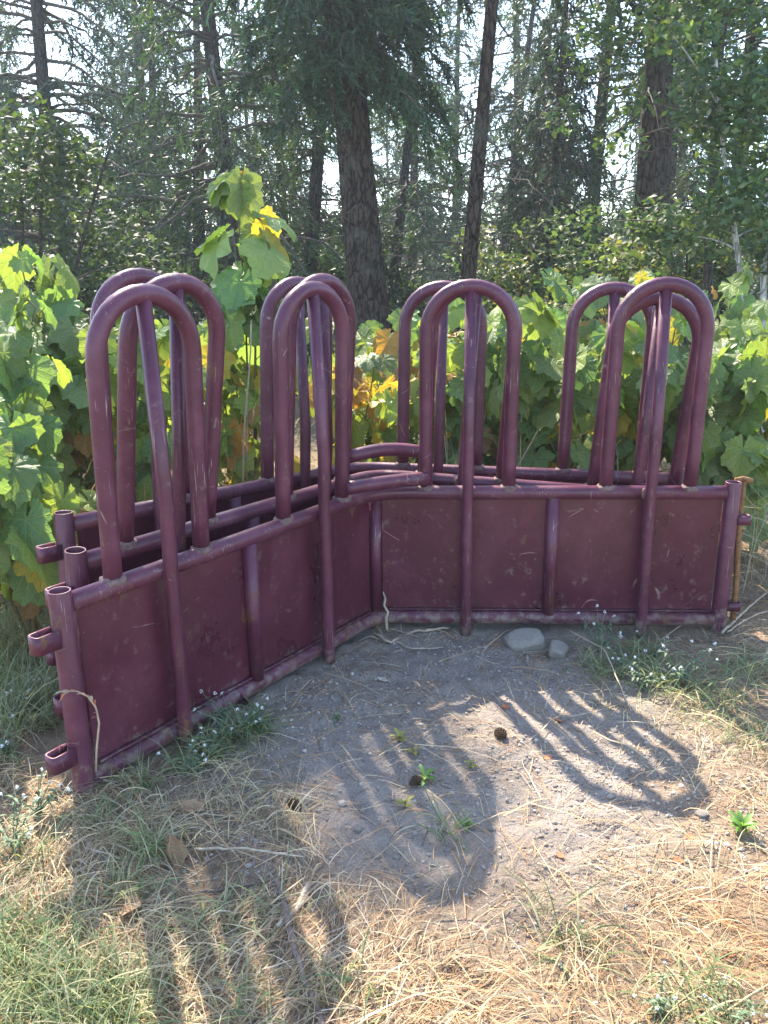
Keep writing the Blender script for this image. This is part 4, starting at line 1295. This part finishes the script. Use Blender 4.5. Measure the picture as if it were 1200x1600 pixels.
tufts('weedy_grass', 'tall grey-green grass and weeds beside the left end posts', 'grass', spots_px([
    (20, 1060, 0.22, 700), (60, 1010, 0.16, 420), (0, 1130, 0.18, 420), (30, 960, 0.2, 420), (-40, 1030, 0.25, 500), (50, 1160, 0.12, 220), (60, 1100, 0.10, 260)]),
    [(0.20, 0.25, 0.13), (0.26, 0.30, 0.17), (0.15, 0.21, 0.10), (0.40, 0.36, 0.22)], 0.08, 0.27, 0.0034, 'grass', 53, (0.4, 1.8), (0.8, 1.45))
# tall dry stalks and dead grass under the shrubs
def dry_thicket():
    rg = np.random.default_rng(77)
    n = 5200
    x = rg.uniform(-2.6, 3.0, n); y = rg.uniform(3.0, 5.6, n)
    ok = ~in_feeder(x, y) & ((y > 3.62) | (x < -0.95) | (x > 1.6))
    x, y = x[ok], y[ok]
    k = len(x)
    base = np.stack([x, y, gz(x, y) - 0.01], 1)
    mb = MB()
    ribbons(mb, base, rg.uniform(0, 6.283, k), rg.uniform(0.25, 0.95, k), rg.uniform(0.002, 0.006, k), rg.uniform(0.8, 1.5, k), rg.normal(0, 0.4, k), 6,
            np.array(DRYG)[rg.integers(0, 4, k)] * rg.uniform(0.5, 1.1, (k, 1)), rg, droop=rg.uniform(0.2, 1.9, k))
    tag(mb.build('dry_undergrowth', M['straw'], None, smooth=False), 'tangle of dead grass and stalks under the broad-leaved shrubs', 'dead grass', kind='stuff')
dry_thicket()

# gravel
def pebble_verts(rg, n):
    ph = (1 + 5 ** 0.5) / 2
    b = np.array([(-1, ph, 0), (1, ph, 0), (-1, -ph, 0), (1, -ph, 0), (0, -1, ph), (0, 1, ph), (0, -1, -ph), (0, 1, -ph), (ph, 0, -1), (ph, 0, 1), (-ph, 0, -1), (-ph, 0, 1)]) / 1.9
    f = np.array([(0, 11, 5), (0, 5, 1), (0, 1, 7), (0, 7, 10), (0, 10, 11), (1, 5, 9), (5, 11, 4), (11, 10, 2), (10, 7, 6), (7, 1, 8), (3, 9, 4), (3, 4, 2), (3, 2, 6), (3, 6, 8), (3, 8, 9), (4, 9, 5), (2, 4, 11), (6, 2, 10), (8, 6, 7), (9, 8, 1)])
    V = b[None] * rg.uniform(0.7, 1.25, (n, 12, 1)) * rg.uniform(0.6, 1.3, (n, 1, 3))
    a = rg.uniform(0, 6.283, n)
    c, s_ = np.cos(a)[:, None], np.sin(a)[:, None]
    V = np.stack([V[..., 0] * c - V[..., 1] * s_, V[..., 0] * s_ + V[..., 1] * c, V[..., 2] * 0.65], -1)
    return V, f

def gravel():
    rg = np.random.default_rng(61)
    n = 46000
    x = rg.uniform(-0.75, 1.6, n); y = rg.uniform(1.2, 3.3, n)
    ok = (rg.random(n) < bare(x, y) * 0.9 + 0.12) & ~in_feeder(x, y)
    x, y = x[ok], y[ok]
    k = len(x)
    sz = 0.0013 + 0.0062 * rg.random(k) ** 4 + 0.010 * (rg.random(k) < 0.006) * rg.random(k)
    dn = vnoise(x, y, 9, 21); kp = rg.random(k) < 0.25 + 1.2 * np.clip(dn - 0.2, 0, 1)
    x, y, sz = x[kp], y[kp], sz[kp]; k = len(x)
    V, f = pebble_verts(rg, k)
    V = V * sz[:, None, None] + np.stack([x, y, gz(x, y) + sz * 0.2], 1)[:, None, :]
    col = np.array([(0.30, 0.26, 0.225), (0.38, 0.34, 0.30), (0.24, 0.205, 0.18), (0.36, 0.28, 0.22)])[rg.integers(0, 4, k)] * rg.uniform(0.75, 1.25, (k, 1))
    F = (np.arange(k)[:, None, None] * 12 + f[None]).reshape(-1, 3)
    o = MB().add(V.reshape(-1, 3), None, F, np.repeat(col, 12, axis=0)).build('gravel', M['gravel'], None, smooth=False)
    tag(o, 'fine grey gravel and crumbs of soil on the bare dirt', 'gravel', kind='stuff')
gravel()

def rock_mesh(seed, sub=4, flat=0.6, rough=0.2):
    import bmesh
    bm = bmesh.new()
    bmesh.ops.create_icosphere(bm, subdivisions=sub, radius=1.0)
    r_ = np.random.default_rng(seed)
    W = r_.normal(0, 1, (8, 3)); PH = r_.uniform(0, 6.283, 8)
    for v in bm.verts:
        c = np.array(v.co)
        d = sum(math.sin(float(W[k] @ c) * 1.6 + PH[k]) for k in range(8)) / 8
        q = np.clip(c * (1 + rough * 2.2 * d), -0.80 - 0.2 * d, 0.78 + 0.25 * d) + 0.018 * np.sin(c[[1, 2, 0]] * 13 + PH[:3]) + 0.012 * np.sin(c[[2, 0, 1]] * 29 + PH[3:6])
        v.co = (q[0], q[1] * 0.8, q[2] * flat)
    me = bpy.data.meshes.new('stone')
    bm.to_mesh(me); bm.free()
    me.materials.append(M['stone'])
    me.shade_smooth()
    return me

def put(name, me, u, v, size, label, cat, group=None, rz=0.0, dz=0.3, tilt=(0, 0)):
    g = ground_at(u, v)
    o = link(name, me)
    o.location = g + Vector((0, 0, size * dz))
    o.scale = (size,) * 3
    o.rotation_euler = (tilt[0], tilt[1], rz)
    if name == 'stone' and size > 0.04: o.rotation_euler = (R(12), R(-9), rz)
    return tag(o, label, cat, group)

put('stone', rock_mesh(1), 818, 998, 0.086, 'large pale grey stone under the right arm of the front panel', 'stone', None, 0.2, 0.10)
put('stone', rock_mesh(4, 4, 0.7), 872, 1016, 0.052, 'rounded grey stone right beside the large pale stone', 'stone', None, 1.2, 0.18)
SM = [rock_mesh(10 + k, 2, 0.42, 0.2) for k in range(4)]
for i, (u, v, s_) in enumerate([(676, 1347, 0.016), (553, 1047, 0.016), (560, 1290, 0.016), (640, 1300, 0.014), (1095, 1268, 0.018), (735, 1100, 0.014), (590, 1330, 0.016), (620, 1330, 0.013), (700, 1320, 0.012), (480, 1245, 0.015), (770, 1290, 0.013), (960, 1130, 0.015), (510, 1110, 0.012), (660, 1085, 0.012), (905, 1240, 0.014), (1060, 1300, 0.014), (455, 1190, 0.012), (845, 1050, 0.013)]):
    put('stone', SM[i % 4], u, v, s_, 'small grey stone lying loose on the bare dirt', 'stone', 'small stones on the bare dirt', i * 1.3, 0.08)

# pine cones
def cone_mesh():
    mb = MB()
    t = np.linspace(0, 1, 9)
    mb.tube(np.stack([t * 0, t * 0, t * 1.0], 1), 0.16 * np.sin(np.pi * np.clip(t * 0.9 + 0.08, 0, 1)) + 0.02, 8)
    for k in range(84):
        z = 0.03 + 0.93 * k / 84
        a = k * 2.39996
        r_ = 0.36 * math.sin(math.pi * min(1, (z * 0.85 + 0.13))) + 0.04
        d = np.array([math.cos(a), math.sin(a), 0]); s_ = np.array([-math.sin(a), math.cos(a), 0])
        p0 = d * 0.08 + np.array([0, 0, z]); p1 = d * r_ * 0.8 + np.array([0, 0, z + 0.10]); p2 = d * r_ * 1.08 + np.array([0, 0, z + 0.085])
        w = 0.10 * (0.5 + r_)
        dn = np.array([0, 0, -0.035])
        V = np.array([p0 - s_ * w * 0.4, p0 + s_ * w * 0.4, p1 + s_ * w, p2, p1 - s_ * w, p0 + dn, p1 + dn * 0.8])
        mb.add(V, None, [[0, 1, 2], [0, 2, 4], [4, 2, 3], [0, 5, 1], [1, 5, 2], [2, 5, 6], [2, 6, 3], [3, 6, 4], [4, 6, 5], [4, 5, 0]])
    return mb.mesh('pine_cone', M['cone'], smooth=False)
CONE = cone_mesh()
put('pine_cone', CONE, 775, 1140, 0.050, 'dark open pine cone in the sunlit patch on the dirt', 'pine cone', 'fallen pine cones', 0.4, 0.30, (R(82), R(8)))
put('pine_cone', CONE, 640, 1222, 0.044, 'pine cone among the yellow-green weeds in the hoop shadow', 'pine cone', 'fallen pine cones', 2.2, 0.28, (R(85), R(4)))
put('pine_cone', CONE, 470, 1262, 0.048, 'pine cone half hidden by straw at the left of the hoop shadow', 'pine cone', 'fallen pine cones', 4.0, 0.26, (R(80), R(4)))

# fallen leaves
def curled_leaf(seed, mat, curl):
    rg = np.random.default_rng(seed)
    n, m = 9, 5
    V = []
    for i in range(n):
        t = i / (n - 1)
        w = 0.42 * math.sin(math.pi * (0.04 + 0.93 * t)) ** 0.8 * (1 + 0.14 * math.sin(i * 2.4 + seed))
        for j in range(m):
            s_ = (j / (m - 1) - 0.5) * 2
            a = s_ * curl
            V.append((w * math.sin(a) / max(curl, 0.2), t - 0.5 + 0.04 * rg.normal(), w * (1 - math.cos(a)) * 0.9 + 0.22 * (t - 0.4) ** 2 + 0.03 * rg.normal()))
    Q = [[i * m + j, i * m + j + 1, (i + 1) * m + j + 1, (i + 1) * m + j] for i in range(n - 1) for j in range(m - 1)]
    mb = MB().add(np.array(V), Q)
    mb.tube([(0, -0.95, 0.02), (0, -0.7, 0.06), (0, -0.48, 0.06)], 0.018, 5)
    return mb.mesh('dry_leaf', mat)
for (u, v, s_, sd, mt, cu, rz, tl, lab) in [
        (268, 1340, 0.085, 1, 'dryleaf', 1.5, 0.9, (R(55), R(20)), 'large curled brown leaf beside the dark hollow at left'),
        (384, 1098, 0.075, 2, 'paleleaf', 0.6, 1.9, (R(50), R(20)), 'pale papery leaf lying at the foot of the left arm'),
        (598, 1055, 0.040, 3, 'paleleaf', 0.6, 0.9, (0, 0), 'tan crumpled leaf alone on the dirt below the bend'),
        (205, 1425, 0.060, 4, 'dryleaf', 0.9, 2.4, (0, R(15)), 'dark brown leaf in the grass at lower left'),
        (300, 1270, 0.070, 5, 'dryleaf', 0.8, 1.4, (0, 0), 'brown leaf in the straw in front of the left end'),
        (20, 945, 0.10, 6, 'dryleaf', 1.0, 0.2, (R(30), R(20)), 'withered tan leaf at the left edge below the strap loops'),
        (790, 1098, 0.030, 8, 'orangeleaf', 0.6, 0.3, (0, 0), 'small red-orange leaf above the pine cone'),
        (873, 1118, 0.034, 9, 'orangeleaf', 0.7, 1.0, (0, R(20)), 'small orange leaf at the left of the right hoop shadow'),
        (855, 1180, 0.026, 10, 'orangeleaf', 0.7, 2.0, (0, 0), 'tiny red leaf inside the right hoop shadow'),
        (1078, 1305, 0.030, 11, 'orangeleaf', 0.7, 2.7, (0, 0), 'small orange leaf left of the bright green weed'),
        (875, 1328, 0.024, 12, 'orangeleaf', 0.7, 0.7, (0, 0), 'tiny orange leaf on the sunlit straw'),
        (1060, 1340, 0.030, 13, 'orangeleaf', 0.6, 1.7, (0, 0), 'orange leaf on the straw below the bright green weed')]:
    put('dry_leaf', curled_leaf(sd, M[mt], cu), u, v, s_, lab, 'leaf', 'fallen leaves', rz, 0.30 if s_ > 0.05 else 0.12, tl)

# sticks, roots and twigs
def stick(name, label, pts, r0, r1, mat, z=0.012, wig=0.004, side=None, seed=0):
    rg = np.random.default_rng(seed + 900)
    W = []
    for q in pts:
        g = ground_at(q[0], q[1], q[2] if len(q) > 2 else 0.0)
        W.append(np.array(g) + np.array([0, 0, z]) if len(q) < 3 else np.array((g.x, g.y, q[2])))
    W = np.array(W)
    t = np.linspace(0, 1, len(W)); tt = np.linspace(0, 1, 18)
    P = np.stack([np.interp(tt, t, W[:, i]) for i in range(3)], 1) + rg.normal(0, wig, (18, 3)) * np.array([1, 1, 0.5])
    o = MB().tube(P, np.linspace(r0, r1, 18), 8).build(name, M[mat])
    if side:
        for (k, du, dv, l) in side:
            b = P[k]
            MB().tube([b, b + np.array([du, dv, 0.01]) * l * 0.5, b + np.array([du, dv, 0.02]) * l], [r1 * 1.3, r1, r1 * 0.5], 6).build('side_shoot', M[mat], o)
    return tag(o, label, 'stick')
stick('fallen_stick', 'long purplish stick lying towards the viewer in the lower left', [(432, 1372), (450, 1440), (470, 1520), (505, 1600), (520, 1640)], 0.0075, 0.006, 'twig', 0.015, 0.002, None, 1)
stick('fallen_stick', 'short pale forked stick crossing the long purplish stick', [(482, 1385), (462, 1420), (432, 1452)], 0.008, 0.005, 'paletwig', 0.012, 0.002, [(9, 0.3, 0.5, 0.08)], 2)
stick('twig', 'thin grey twig right of the large curled brown leaf', [(305, 1328), (380, 1331), (475, 1342)], 0.0035, 0.0025, 'paletwig', 0.02, 0.001, None, 3)
stick('twig', 'thin twig lying between straw and bare dirt at left', [(300, 1385), (390, 1372), (470, 1362)], 0.004, 0.0025, 'twig', 0.012, 0.002, None, 4)
stick('root', 'pale crooked root lying along the foot of the bend', [(585, 985), (612, 1000), (640, 982), (668, 985), (700, 978)], 0.006, 0.004, 'paletwig', 0.012, 0.004, [(7, 0.4, 0.5, 0.10), (12, 0.7, 0.2, 0.12)], 5)
stick('root', 'thin pale root bowing across the dirt left of the bend', [(578, 962), (600, 990), (640, 1008), (690, 1006)], 0.004, 0.002, 'paletwig', 0.012, 0.003, None, 6)
pA = ground_at(605, 985)
mb = MB().tube([(pA.x, pA.y, 0.0), (pA.x - 0.004, pA.y + 0.01, 0.05), (pA.x + 0.004, pA.y + 0.02, 0.07), (pA.x - 0.012, pA.y + 0.02, 0.10), (pA.x - 0.006, pA.y + 0.03, 0.125), (pA.x - 0.016, pA.y + 0.03, 0.155)], [0.006, 0.006, 0.0055, 0.005, 0.004, 0.002], 8)
tag(mb.build('root', M['paletwig']), 'pale wiggly root standing upright against the corner post', 'stick')
stick('twig', 'long bare twig on the ground beyond the right end post', [(1128, 990), (1160, 962), (1215, 915)], 0.006, 0.003, 'paletwig', 0.02, 0.002, None, 7)
stick('twig', 'second thin twig beside the long bare twig at the right end', [(1135, 985), (1180, 965), (1230, 950)], 0.004, 0.002, 'paletwig', 0.015, 0.002, None, 8)
stick('twig', 'arched tan stalk over the flowering weeds on the right', [(890, 985, 0.03), (945, 1015, 0.05), (985, 1110, 0.01)], 0.003, 0.002, 'paletwig', 0.01, 0.001, None, 9)

# tall dead stalks standing among the shrubs
for (u0, v0, u1, v1, Y, r_, lab) in [(380, 745, 392, 500, 4.0, 0.006, 'straight tan dead stalk between the two left hoop groups'),
                                     (388, 748, 384, 610, 4.05, 0.004, 'shorter tan stalk beside the straight dead stalk'),
                                     (806, 735, 850, 650, 4.0, 0.005, 'slanting tan stalk right of the third hoops'),
                                     (815, 735, 812, 600, 4.05, 0.004, 'upright thin stalk right of the third hoops'),
                                     (905, 700, 935, 560, 4.1, 0.004, 'slanting dead stem inside the fourth hoop group')]:
    a, b = at_depth(u0, v0, Y), at_depth(u1, v1, Y + 0.05)
    d = (b - a).normalized()
    a2 = a - d * ((a.z + 0.02) / d.z)
    P = [np.array(a2.lerp(b, t)) + np.array([0.006 * math.sin(9 * t), 0, 0]) for t in np.linspace(0, 1, 9)]
    tag(MB().tube(P, np.linspace(r_, r_ * 0.6, 9), 7).build('dead_stalk', M['drystem']), lab, 'stalk', 'dead stalks in the shrubs')

# ------------------------------------------------------------------ small weeds
def lance_leaf(mb, base, d, ln, w, up=0.3, sag=0.5):
    d = nrm(np.asarray(d, float)); s_ = nrm(np.cross(d, [0, 0, 1.0]))
    V = []
    for t in np.linspace(0, 1, 6):
        c = np.asarray(base) + d * ln * t + np.array([0, 0, ln * (up * t - sag * t * t)])
        ww = w * math.sin(math.pi * (0.08 + 0.9 * t)) ** 0.8
        V += [c - s_ * ww + np.array([0, 0, ww * 0.35]), c, c + s_ * ww + np.array([0, 0, ww * 0.35])]
    Q = []
    for i in range(5):
        b = i * 3
        Q += [[b, b + 1, b + 4, b + 3], [b + 1, b + 2, b + 5, b + 4]]
    mb.add(np.array(V), Q)

def leafy_weed(label, u, v, n, ln, mat, seed, up=0.5):
    rg = np.random.default_rng(seed)
    g = ground_at(u, v)
    ln *= 0.62
    root = empty('leafy_weed', g, label, 'weed', 'small leafy weeds on the dirt')
    MB().tube([(0, 0, -0.01), (0.003, 0, 0.02), (0, 0.004, ln * 0.45)], [0.003, 0.0025, 0.0015], 6).build('stem', M['stem'], root)
    for i in range(n):
        a = i * 2.4 + rg.uniform(-0.4, 0.4)
        mb = MB()
        lance_leaf(mb, (0, 0, 0.006 + ln * 0.4 * i / n), (math.cos(a), math.sin(a), 0), ln * rg.uniform(0.6, 1.1), ln * rg.uniform(0.14, 0.22), up * rg.uniform(0.6, 1.5) + 0.5 * i / n, 0.55)
        mb.build('leaf', M[mat], root)
leafy_weed('bright green rosette weed alone on the straw at the right edge', 1158, 1300, 16, 0.062, 'weedlight', 1, 0.8)
leafy_weed('small dark-green weed on the dirt near the front of the left arm', 526, 1120, 7, 0.040, 'weed', 2)
leafy_weed('yellow-green weed on the shaded dirt, upper left of the hoop shadow', 624, 1150, 7, 0.055, 'weedyellow', 3)
leafy_weed('yellowing weed just below the upper-left one on the dirt', 645, 1172, 5, 0.045, 'weedyellow', 4)
leafy_weed('green and yellow weed in the middle of the left hoop shadow', 664, 1212, 9, 0.060, 'weedlight', 5)
leafy_weed('yellow weed sprig low in the left hoop shadow', 632, 1255, 6, 0.050, 'weedyellow', 6)
leafy_weed('pale weed sprig in the sun gap of the left hoop shadow', 735, 1193, 5, 0.042, 'weedyellow', 7)
leafy_weed('green seedling at the lower right of the left hoop shadow', 730, 1285, 7, 0.045, 'weedlight', 8)

def flower_weed(seed, H, nst):
    rg = np.random.default_rng(seed)
    root = bpy.data.objects.new('white_flower_weed', None)
    COL.objects.link(root)
    lv = MB()
    for s in range(nst):
        a = rg.uniform(0, 6.283)
        l = H * rg.uniform(0.6, 1.1)
        t = np.linspace(0, 1, 8)
        sp = rg.uniform(0.25, 0.9)
        P = np.outer(t ** 1.3 * sp * l, [math.cos(a), math.sin(a), 0]) + np.outer(t * l * (1 - 0.35 * sp * t), [0, 0, 1])
        P[0, 2] = -0.01
        MB().tube(P, np.linspace(0.0022, 0.0011, 8), 5, False).build('stem', M['weed'], root)
        for k in range(9):
            tt = rg.uniform(0.08, 0.85)
            b = [np.interp(tt, t, P[:, q]) for q in range(3)]
            az = rg.uniform(0, 6.283)
            lance_leaf(lv, b, (math.cos(az), math.sin(az), 0), rg.uniform(0.018, 0.040), rg.uniform(0.003, 0.0055), 0.5, 0.6)
        fl = MB()
        c = P[-1]
        for k in range(9):
            d = nrm(rg.normal(0, 1, 3) + np.array([0, 0, 0.9]))
            f = c + d * rg.uniform(0.003, 0.008)
            x = nrm(np.cross(d, rg.normal(0, 1, 3))); y = np.cross(d, x)
            for q in range(4):
                e = x * math.cos(q * 1.571) + y * math.sin(q * 1.571)
                g_ = np.cross(d, e)
                fl.add(np.array([f, f + e * 0.0024 + g_ * 0.0013, f + e * 0.0037 + d * 0.001, f + e * 0.0024 - g_ * 0.0013]), [[0, 1, 2, 3]])
        fl.build('flower_cluster', M['petal'], root, smooth=False)
    lv.build('leaves', M['weed'], root)['kind'] = 'stuff'
    return root
FW = [flower_weed(70, 0.15, 6), flower_weed(71, 0.20, 7), flower_weed(72, 0.12, 5)]
FSP = {'white-flowered weed in the clump at the foot of the left arm': [(330, 1178), (365, 1150), (405, 1135), (290, 1210)],
       'white-flowered weed in the clump in front of the right arm': [(935, 1015), (975, 1042), (1020, 1025), (1060, 1062), (1005, 1070)],
       'white-flowered weed in the bottom right corner': [(1030, 1575), (1140, 1590)],
       'white-flowered weed in the grass left of the left end post': [(40, 1060), (15, 1120), (60, 1110), (20, 1000), (70, 1010), (35, 960), (10, 1180)],
       'white-flowered weed in the straw in front of the left end post': [(60, 1275), (20, 1320)]}
used = 0
for lab, sp in FSP.items():
    for (u, v) in sp:
        o = FW[used] if used < 3 else copy_tree(FW[used % 3])
        g = ground_at(u, v)
        o.location = g
        o.rotation_euler = (0, 0, used * 1.7)
        k = (0.8 + 0.35 * ((used * 37) % 10) / 10) * (0.6 if 'bottom right' in lab else 0.85)
        o.scale = (k, k, k)
        tag(o, lab, 'weed', lab.replace('weed', 'weeds', 1))
        used += 1

# bent dry grass head in front of the left end post
g = ground_at(148, 1215)
def hp(u, v, Y): return np.array(at_depth(u, v, Y)) - np.array(g)
pts = [np.array([0, 0, -0.01]), hp(151, 1170, 1.93), hp(155, 1130, 1.92), hp(150, 1105, 1.91), hp(137, 1088, 1.90), hp(118, 1079, 1.89), hp(98, 1081, 1.88)]
tt = np.linspace(0, 1, 22); t0 = np.linspace(0, 1, len(pts))
PP = np.stack([np.interp(tt, t0, np.array(pts)[:, i]) for i in range(3)], 1)
root = empty('grass_seed_head', g, 'single bent golden grass head in front of the left end post', 'grass head')
MB().tube(PP, np.linspace(0.0030, 0.0018, 22), 6).build('stalk', M['paletwig'], root)
rg = np.random.default_rng(8)
for k in range(14):
    b = PP[8 + k]
    mb = MB()
    dd = PP[min(21, 9 + k)] - PP[7 + k]
    lance_leaf(mb, b, nrm(dd) + rg.normal(0, 0.25, 3), 0.026, 0.0042, 0.1, 0.4)
    mb.build('spikelet', M['orangeleaf'] if k % 3 == 0 else M['drystem'], root)



# ------------------------------------------------------------------ thin haze volume, added also to stand in for lens glare
hz = MB().box((-70, -12, -2.2), (70, 68, 16.5)).build('haze', None, None, smooth=False)
hm = bpy.data.materials.new('haze_air')
hm.use_nodes = True
hn = hm.node_tree
hn.nodes.clear()
ho = hn.nodes.new('ShaderNodeOutputMaterial')
hv = hn.nodes.new('ShaderNodeVolumePrincipled')
hv.inputs['Color'].default_value = (0.82, 0.91, 1.0, 1)
hv.inputs['Density'].default_value = 0.0018
hv.inputs['Anisotropy'].default_value = 0.25
hn.links.new(hv.outputs[0], ho.inputs['Volume'])
hz.data.materials.append(hm)
tag(hz, 'thin pale haze in the wood, also standing in for lens glare', 'haze', kind='stuff')
